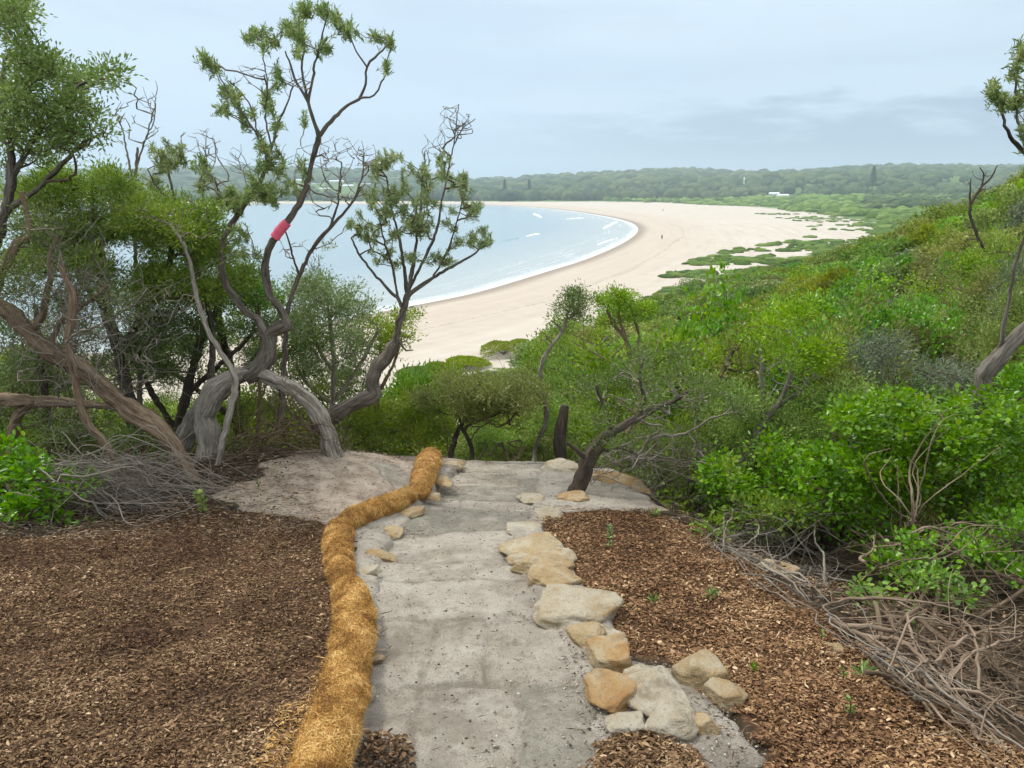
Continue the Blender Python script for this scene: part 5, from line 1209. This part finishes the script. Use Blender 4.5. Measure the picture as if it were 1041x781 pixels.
while yy < 150:
    size = float(np.clip(.8 + .022 * yy, .95, 2.3)); step = size * 1.9
    xx = -.95 * yy if yy < 45 else -.5 * yy
    xx += rng.uniform(0, step)
    while xx < .85 * yy + 1:
        x = xx + rng.normal() * size * .35; y = yy + rng.normal() * size * .35; t = x / y
        xx += step * rng.uniform(.8, 1.2)
        e = -poly_sd(TERR, np.array([x]), np.array([y]))[0]
        if e < 1.3: continue
        v = poly_sd(VEG, np.array([x]), np.array([y]))[0]
        if v < size * .6: continue
        if t < -.12 and 16 < yy and rng.rand() < .35: continue
        # near centre, keep the gap just behind the path's edge lower
        n1 = vnoise(x * .12 + 40, y * .12, 5); n2 = vnoise(x * .3, y * .3 + 9, 8)
        if t < -.1: key = ['mid', 'darkf', 'tea', 'wattle', 'mid'][rng.randint(5)]
        elif t < .18: key = (['mid', 'wattle', 'tea'] if n1 > .5 else ['tea', 'mid', 'mid', 'bareish', 'wattle'])[rng.randint(3 if n1 > .5 else 5)]
        elif t < .45: key = (['wattle', 'mid', 'broadl', 'wattle'] if n1 > .48 else ['tea', 'broadl', 'mid', 'bareish'])[rng.randint(4)]
        else: key = (['wattle', 'mid', 'broadl', 'wattle', 'tea'] if n1 > .5 else ['greyy', 'tea', 'bareish', 'broadl', 'mid'])[rng.randint(5)]
        far = yy > 26
        if far and key == 'bareish': key = 'darkf' if n2 < .5 else 'tea'
        zone = ('on the slope under the left trees' if t < -.12 else
                'just past the end of the path' if t < .18 and yy < 22 else 'low on the slope above the beach' if t < .18 else
                'in the thicket beyond the red mulch' if yy < 14 else 'on the middle of the right hillside' if yy < 40 else 'on the upper right hill near its crest')
        sc = size * rng.uniform(.7, 1.15); hz = rng.uniform(1.0, 2.5) / (1.75 * sc) + .25 * rng.rand()
        edge = min(1., .35 + v / 14)
        if t < .06 and yy > 22: hz = rng.uniform(.55, 1.05) / (1.75 * sc)
        if yy < 13 and -.12 < t < .2: hz *= .75
        put_shrub(key, x, y, sc, hz * edge, rng, zone, far); placed += 1
    yy += step * .62
for x, y, key in ((4.6, 3.0, 'mid'), (5.6, 4.4, 'tea'), (4.4, 1.2, 'wattle'), (6.6, 2.6, 'broadl'), (5.4, .2, 'tea'), (7.2, 5.2, 'mid'), (8.2, 3.6, 'greyy'), (-9.5, 5.5, 'mid'), (-11, 3.5, 'tea'), (-8.6, 7.2, 'wattle'), (-12, 6.5, 'broadl')):
    put_shrub(key, x, y, .8, .9, rng, 'beside the clearing at the top of the path')
print('shrubs', placed, counts)
# cushions of dune plants out on the sand
cush = [(422, 378, 19, 'dark'), (444, 370, 12, 'flat green'), (473, 369, 23, 'widest light green'), (512, 356, 24, 'tallest bright green'), (529, 345, 10, 'small green'), (676, 297, 10, 'tiny lone green'), (560, 348, 12, 'half hidden green'), (352, 376, 12, 'pale green')]
for i, (px, py, rp, nm) in enumerate(cush):
    x, y = at_z(px, py, 2.0); r = rp * mpp(y); rg = RS(600 + i); root = empty('dune_cushion_plant', (x, y, gz(x, y)), nm + ' mat of dune plants lying on the pale sand', 'plant', 'mats of dune plants on the sand')
    n = 5200; a = rg.uniform(0, 6.28, n); q = np.sqrt(rg.rand(n)) * (1 + .18 * np.sin(a * 3 + i) + .1 * np.sin(a * 5)); hh = (.75 if i != 3 else 1.1) * rp / 22
    lx = np.cos(a) * q * r; ly = np.sin(a) * q * r * 1.25
    lz = hh * np.sqrt(np.clip(1 - (q / 1.2) ** 2, 0, 1)) * (1 + .5 * fbm(lx * .9, ly * .9, i, 3)) + rg.rand(n) * .1
    pos = np.stack([x + lx, y + ly, terrain(x + lx, y + ly) + lz - .08], 1); b = MB()
    leaves(b, pos, rg.normal(size=(n, 3)) + [0, 0, .7], .18, .10, rg); b.build('foliage', M['yellow' if i != 0 else 'dark_fine'], root)
    tb = MB()
    for k in range(14):
        a_ = rg.uniform(0, 6.28); tube(tb, [[x, y, gz(x, y)], [x + math.cos(a_) * r * .5, y + math.sin(a_) * r * .7, gz(x, y) + hh * .6], [x + math.cos(a_) * r * .8, y + math.sin(a_) * r, gz(x, y) + hh * .3]], [.03, .02, .01], 4)
    tb.build('stems', M['twig_brown'], root)

# ------------------------------------------------------------------ far scrub and forest, one mass each
def crowns(name, P, R, H, mt, seed, ico=(ICO2, ICOF2)):
    rng = RS(seed); q_ = clear_view(P[:, 0], P[:, 1], P[:, 2] + H * .8, R * .9); P = P[q_]; R = R[q_]; H = H[q_]; n = len(P); D, Fc = ico; k = len(D)
    V = np.repeat(D[None], n, 0); ph = rng.uniform(0, 50, n)
    nz = vnoise(V[..., 0] * 1.9 + ph[:, None], V[..., 1] * 1.9 + V[..., 2] * 2.3, 3) + .6 * vnoise(V[..., 0] * 4 + ph[:, None], V[..., 1] * 4 + V[..., 2] * 3, 6)
    V = V * (.62 + .5 * nz[..., None]); V = V * np.stack([R, R * rng.uniform(.8, 1.2, n), H], 1)[:, None]
    V = V + P[:, None]
    b = MB(); Ff = (Fc[None] + (np.arange(n) * k)[:, None, None]).reshape(-1, 3)
    b.add(V.reshape(-1, 3), Ff, tint=np.repeat(rng.rand(n), k)); return tag(b.build(name, M[mt], smooth=False), kind='stuff')
HOUSES = [(342, 184, 1500, 13), (352, 188.5, 1400, 14), (330, 192, 1350, 9), (356, 195, 1300, 16), (302, 183, 1550, 9), (298, 191.5, 1350, 12), (372, 187, 1450, 9), (318, 187, 1450, 8), (787, 196.5, 1060, 9), (796, 198.3, 1040, 10), (972, 184, 1450, 6), (756.5, 185, 1300, 1), (889, 190, 1150, 4), (810, 193, 1180, 3)]
def clear_view(x, y, top, r):
    k = np.ones(len(x), bool)
    for px, py, Yh, wp in HOUSES:
        t0, kk = ray(px, py + 1.5)
        k &= ~((np.abs(x / y - t0) < wp * .6 / FPX + r / y) & (y < Yh + 25) & ((top - CAMZ) / y > kk))
    return k
rng = RS(99)
def far_pts(n, xr, yr, test, rng, bias=1.0):
    out = []
    y = yr[0] * (yr[1] / yr[0]) ** rng.rand(n * 6) if bias else rng.uniform(yr[0], yr[1], n * 6)
    x = rng.uniform(xr[0], xr[1], n * 6)
    if bias == 2: x = y * rng.uniform(xr[0], xr[1], n * 6)
    m = test(x, y); x = x[m][:n]; y = y[m][:n]; return x, y
x, y = far_pts(5200, (.12, .95), (120, 1000), lambda x, y: (poly_sd(VEG, x, y) + fbm(x * .03, y * .03, 61, 3) * (16 + .06 * y) > 3), rng, 2)
R = 1.1 + y * .0055 * rng.uniform(.6, 1.3, len(y)); Hh = .7 + .0016 * y * rng.uniform(.5, 1.5, len(y)) + .6 * rng.rand(len(y)) + 1.6 * sstep(.5, .7, vnoise(x * .012, y * .012, 4)) * sstep(300, 600, y)
crowns('dune_scrub', np.stack([x, y, terrain(x, y) + Hh * .1], 1), R, Hh, 'dune_scrub', 1)
x, y = far_pts(500, (.2, .6), (110, 520), lambda x, y: (lambda v: (v > -6 - .07 * y) & (v < 8) & (vnoise(x * .05, y * .09, 62) + .4 * vnoise(x * .2, y * .2, 63) > .78))(poly_sd(VEG, x, y)), rng, 2)
crowns('dune_grass', np.stack([x, y, terrain(x, y) + .05], 1), rng.uniform(.8, 2.6, len(x)), rng.uniform(.3, .8, len(x)), 'dune_scrub', 7)
x, y = far_pts(2600, (-1.0, .75), (1000, 1280), lambda x, y: poly_sd(VEG, x, y) > 12, rng, 2)
sz = rng.uniform(.4, 1.35, len(x)); crowns('forest', np.stack([x, y, terrain(x, y) + 3 * sz], 1), 8 * sz, 7.5 * sz * np.where(x > 250, .75, 1), 'forest', 2)
x, y = far_pts(5200, (-1.0, .95), (1260, 2350), lambda x, y: y > 0, rng, 2)
sz = rng.uniform(.4, 1.45, len(x)); crowns('forest', np.stack([x, y, terrain(x, y) + 1], 1), 14 * sz, 9 * sz, 'forest', 3)
x, y = far_pts(900, (.45, .8), (560, 1050), lambda x, y: (poly_sd(VEG, x, y) > 30) & (vnoise(x * .01, y * .01, 12) > .5), rng, 2)
sz = rng.uniform(.6, 1.2, len(x)); crowns('forest', np.stack([x, y, terrain(x, y) + 1], 1), 6 * sz, 4.0 * sz, 'forest', 4)

# Norfolk pines and other trees one can tell apart, far off
def norfolk(px, Yp, top_py, label, seed, w=.2):
    t, k = ray(px, top_py); x = t * Yp; z0 = gz(x, Yp); H = CAMZ + k * Yp - z0; rg = RS(seed)
    root = empty('norfolk_pine', (x, Yp, z0), label, 'pine tree'); tb = MB(); tube(tb, [[x, Yp, z0], [x, Yp, z0 + H * .98]], [H * .022, H * .004], 7); tb.build('trunk', M['bark_dark'], root)
    b = MB(); nl_ = 26
    for i in range(nl_):
        f = i / (nl_ - 1); zc = z0 + H * (.16 + .82 * f); rr = H * w * (1 - f) ** 1.0 + .2
        for j in range(9):
            a = j * .698 + i * .4 + rg.normal() * .1; d = np.array([math.cos(a), math.sin(a), .18]); m = 16
            s = rg.rand(m)[:, None]; pos = np.array([x, Yp, zc]) + d * rr * s + rg.normal(size=(m, 3)) * H * .012
            leaves(b, pos, np.repeat(d[None], m, 0) + rg.normal(size=(m, 3)) * .4, H * .05, H * .022, rg)
    b.build('crown', M['dark_fine'], root)
norfolk(889, 1150, 169, 'tall lone norfolk pine rising above the far forest', 1, .17)
norfolk(810, 1180, 183, 'short dark pine beside the pale roofed buildings', 2, .16)
norfolk(513, 1090, 182.5, 'pine standing out of the forest behind the far left of the beach', 3, .16)
norfolk(538, 1100, 183, 'pine right of another above the far beach forest', 4, .16)
# water tower mast
x = ray(756.5, 184)[0] * 1300; zt = CAMZ + ray(756, 180)[1] * 1300; zg = gz(x, 1300)
root = empty('signal_mast', (x, 1300, zg), 'thin white mast poking out of the distant forest', 'mast')
b = MB(); tube(b, [[x, 1300, zg], [x, 1300, zt]], [1.1, .7], 8); M['white'] = simple('white_paint', (.75, .76, .76), .6); b.build('pole', M['white'], root)
b = MB(); tube(b, [[x, 1300, zt - 4], [x, 1300, zt - 1.5]], [1.8, 1.8], 10); b.build('antenna', M['white'], root)

# houses
M['wall_w'] = simple('pale_house_wall', (.62, .62, .58), .8); M['roof_w'] = simple('pale_metal_roof', (.70, .74, .76), .5); M['roof_g'] = simple('grey_roof', (.30, .33, .34), .7); M['win'] = simple('window_glass', (.05, .07, .08), .2, .5)
def box(b, c, s, rz=0):
    V = np.array([[i, j, k] for i in (-.5, .5) for j in (-.5, .5) for k in (-.5, .5)]) * s; cs, sn = math.cos(rz), math.sin(rz)
    V = np.stack([V[:, 0] * cs - V[:, 1] * sn, V[:, 0] * sn + V[:, 1] * cs, V[:, 2]], 1) + c
    b.add(V, np.array([[0, 1, 3, 2], [4, 6, 7, 5], [0, 4, 5, 1], [2, 3, 7, 6], [0, 2, 6, 4], [1, 5, 7, 3]]))
def house(px, py, Yp, wpx, label, roof='roof_w', grp='houses of the far town', st=1):
    t, k = ray(px, py); x = t * Yp; w = wpx * Yp / FPX; h = 3.2 * st; z0 = CAMZ + k * Yp - h - 1.5; zg = gz(x, Yp); base = min(z0, zg)
    root = empty('house', (x, Yp, base), label, 'house', grp); dp = w * .6
    b = MB(); box(b, (x, Yp, (base + z0 + h) / 2), (w, dp, z0 + h - base)); b.build('wall', M['wall_w'], root, smooth=False)
    b = MB(); e = .6; zz_ = z0 + h + .02
    V = np.array([[-w / 2 - e, -dp / 2 - e, 0], [w / 2 + e, -dp / 2 - e, 0], [w / 2 + e, dp / 2 + e, 0], [-w / 2 - e, dp / 2 + e, 0], [-w / 2 - e, 0, 2.6], [w / 2 + e, 0, 2.6]]) + [x, Yp, zz_]
    b.add(V, np.array([[0, 1, 5, 4], [2, 3, 4, 5], [0, 3, 2, 1]])); b.add(V, np.array([[0, 4, 3], [1, 2, 5]])); b.build('roof', M[roof], root, smooth=False)
    nwin = max(2, int(w / 4))
    for i in range(min(nwin, 5)):
        b = MB(); box(b, (x - w / 2 + (i + .5) * w / nwin, Yp - dp / 2 - .06, z0 + h * .6), (1.6, .1, 1.3)); b.build('window', M['win'], root, smooth=False)
for a in [(342, 184, 1500, 13, 'long white roofed house on the far headland behind the bare tree twigs'), (352, 188.5, 1400, 14, 'bright wide house just below the long white roofed one across the bay'),
    (330, 192, 1350, 9, 'small pale house left of the wide one across the bay'), (356, 195, 1300, 16, 'long low pale building nearest the far shore'),
    (302, 183, 1550, 9, 'white house beside the dark banksia limb across the bay', 'roof_w'), (298, 191.5, 1350, 12, 'bluish roofed house behind the dark banksia limb', 'roof_g'),
    (372, 187, 1450, 9, 'grey roofed house at the right end of the far town', 'roof_g'), (318, 187, 1450, 8, 'grey roofed cottage left of the middle of the far town', 'roof_g')]:
    house(*a)
house(787, 196.5, 1060, 9, 'pale blue roofed building in the trees behind the beach', 'roof_w', 'buildings behind the dunes')
house(796, 198.3, 1040, 10, 'long low white building right beside the pale blue roofed one', 'roof_w', 'buildings behind the dunes')
house(972, 184, 1450, 6, 'lone pale roof far inland under the right hill line', 'roof_w', 'buildings behind the dunes')

# ------------------------------------------------------------------ people on the beach
M['skin'] = simple('skin', (.45, .27, .19), .6); M['cloth_d'] = simple('dark_clothes', (.05, .05, .06), .9); M['cloth_b'] = simple('blue_clothes', (.10, .14, .22), .9); M['hair'] = simple('dark_hair', (.03, .02, .015), .7)
def person(px, py, label, step=.3, top='cloth_d'):
    x, y = at_z(px, py, 1.7); z = gz(x, y)
    root = empty('person', (x, y, z), label, 'person')
    V = [(0, 0, .95), (0, 0, 1.15), (0, 0, 1.38), (0, 0, 1.5), (0, -.01, 1.56), (0, 0, 1.66), (0, 0, 1.73),
         (.10, 0, .9), (.11, -step * .5, .5), (.11, -step * .6, .09), (.11, -step * .6 - .16, .05), (-.10, 0, .9), (-.11, step * .35, .5), (-.11, step * .8, .09), (-.11, step * .8 - .16, .05),
         (.19, 0, 1.40), (.24, .08, 1.12), (.24, -.05, .88), (.24, -.08, .78), (-.19, 0, 1.40), (-.24, -.08, 1.12), (-.24, .0, .88), (-.24, .0, .78)]
    E = [(0, 1), (1, 2), (2, 3), (3, 4), (4, 5), (5, 6), (0, 7), (7, 8), (8, 9), (9, 10), (0, 11), (11, 12), (12, 13), (13, 14), (2, 15), (15, 16), (16, 17), (17, 18), (2, 19), (19, 20), (20, 21), (21, 22)]
    Rr = [.15, .14, .15, .07, .055, .10, .085, .09, .065, .045, .035, .09, .065, .045, .035, .06, .045, .035, .03, .06, .045, .035, .03]
    me = bpy.data.meshes.new('body'); me.from_pydata(V, E, []); o = bpy.data.objects.new('body', me); col.objects.link(o); o.parent = root
    md = o.modifiers.new('Skin', 'SKIN'); md.use_smooth_shade = True
    for i, r in enumerate(Rr): me.skin_vertices[0].data[i].radius = (r, r)
    me.skin_vertices[0].data[0].use_root = True
    o.modifiers.new('Sub', 'SUBSURF').levels = 1; me.materials.append(M['skin'])
    for nm, pts, rr, m_ in (('shirt', [(0, 0, .93), (0, 0, 1.15), (0, 0, 1.36), (0, 0, 1.47)], [.17, .165, .185, .10], top), ):
        b = MB(); tube(b, pts, rr, 14); me2 = b.mesh(nm); me2.materials.append(M[m_]); q = bpy.data.objects.new(nm, me2); col.objects.link(q); q.parent = root
    b = MB(); 
    for s_, st_ in ((.105, -1), (-.105, .7)): tube(b, [(s_, 0, .96), (s_, st_ * step * .5, .5), (s_, st_ * step * .8, .15)], [.11, .085, .065], 10)
    me2 = b.mesh('trousers'); me2.materials.append(M['cloth_d']); q = bpy.data.objects.new('trousers', me2); col.objects.link(q); q.parent = root
    b = MB(); b.add(ICO2 * [.10, .11, .10] + [0, .015, 1.69], ICOF2); me2 = b.mesh('hair'); me2.materials.append(M['hair']); q = bpy.data.objects.new('hair', me2); col.objects.link(q); q.parent = root
person(673, 241, 'lone walker in dark clothes on the middle of the beach')
person(674, 215, 'tiny distant figure on the sand near the far bend of the beach', .2, 'cloth_b')

# ------------------------------------------------------------------ air
m, nt = mat('sea_haze'); vn = nt.nodes.new('ShaderNodeVolumePrincipled'); vn.inputs['Color'].default_value = (.72, .85, .95, 1); vn.inputs['Density'].default_value = .00022; vn.inputs['Anisotropy'].default_value = .2
o_ = nt.nodes.new('ShaderNodeOutputMaterial'); nt.links.new(vn.outputs[0], o_.inputs['Volume'])
b = MB(); box(b, (0, 1400, 62), (6900, 3700, 132)); hz = b.build('haze', m, smooth=False); tag(hz, kind='stuff')

# ------------------------------------------------------------------ sky, sun, camera
sc = bpy.context.scene
w = bpy.data.worlds.new('World'); sc.world = w; w.use_nodes = True; nt = w.node_tree; nt.nodes.clear(); n = N(nt)
SUN_EL, SUN_AZ = rad(55), rad(-60)
sky = n('ShaderNodeTexSky', sky_type='NISHITA', sun_disc=False, sun_elevation=SUN_EL, sun_rotation=SUN_AZ, air_density=1.0, dust_density=1.5, ozone_density=1.5)
bg1 = n('ShaderNodeBackground', {'Color': sky.outputs[0], 'Strength': .10})
tc = n('ShaderNodeTexCoord'); D = tc.outputs['Generated']; sp = n('ShaderNodeSeparateXYZ', {0: D})
el = sp.outputs['Z']
base = n.ramp(el, [(0.0, (.42, .56, .70)), (.03, (.46, .61, .75)), (.09, (.56, .71, .85)), (.2, (.63, .77, .89)), (.45, (1.3, 1.36, 1.42)), (1, (2.0, 2.05, 2.1))])
mp = n('ShaderNodeMapping', {'Vector': D, 'Scale': (1, 1, 4.5)}).outputs[0]
cn = n.noise(mp, 9.0, 8, .55, .2); cn2 = n.noise(n('ShaderNodeMapping', {'Vector': D, 'Scale': (1, 1, 6.), 'Location': (3, 1, 0)}).outputs[0], 2.2, 5, .5)
lowm = n.math('MULTIPLY', n.maprange(n.math('ADD', el, n.math('MULTIPLY', n.math('SUBTRACT', cn, .5), .16)), .105, .06), n.maprange(sp.outputs['X'], -.15, .3))
c = n.mix(n.math('MULTIPLY', lowm, .8), base, (.36, .48, .61))
edge = n.math('MULTIPLY', n.maprange(cn, .48, .66), n.maprange(el, .04, .1))
c = n.mix(n.math('MULTIPLY', edge, .45), c, (.60, .71, .82))
c = n.mix(n.math('MULTIPLY', n.maprange(cn2, .42, .66), .35), c, (.45, .59, .74))
bg2 = n('ShaderNodeBackground', {'Color': c, 'Strength': .88})
mx = n('ShaderNodeMixShader', {0: .93, 1: bg1.outputs[0], 2: bg2.outputs[0]})
o_ = nt.nodes.new('ShaderNodeOutputWorld'); nt.links.new(mx.outputs[0], o_.inputs[0])
L_ = bpy.data.lights.new('sun', 'SUN'); L_.energy = 2.2; L_.angle = rad(11); L_.color = (1, .96, .90)
so = bpy.data.objects.new('sun', L_); col.objects.link(so)
dv = Vector((math.sin(SUN_AZ) * math.cos(SUN_EL), math.cos(SUN_AZ) * math.cos(SUN_EL), math.sin(SUN_EL)))
so.rotation_euler = dv.to_track_quat('Z', 'Y').to_euler(); so.location = (0, 0, 60)
cam = bpy.data.cameras.new('camera'); co = bpy.data.objects.new('camera', cam); col.objects.link(co)
co.location = (0, 0, CAMZ); co.rotation_euler = (math.pi / 2 - PITCH, 0, 0)
cam.sensor_width = 36; cam.lens = 36 * FPX / 1041; cam.clip_end = 9000; cam.clip_start = .05
sc.camera = co
sc.view_settings.view_transform = 'Standard'; sc.view_settings.look = 'None'; sc.view_settings.exposure = 0.38; sc.view_settings.gamma = 1
sc.cycles.use_denoising = True
sc.cycles.max_bounces = 6; sc.cycles.diffuse_bounces = 2; sc.cycles.glossy_bounces = 2; sc.cycles.transmission_bounces = 3; sc.cycles.volume_bounces = 1; sc.cycles.transparent_max_bounces = 4
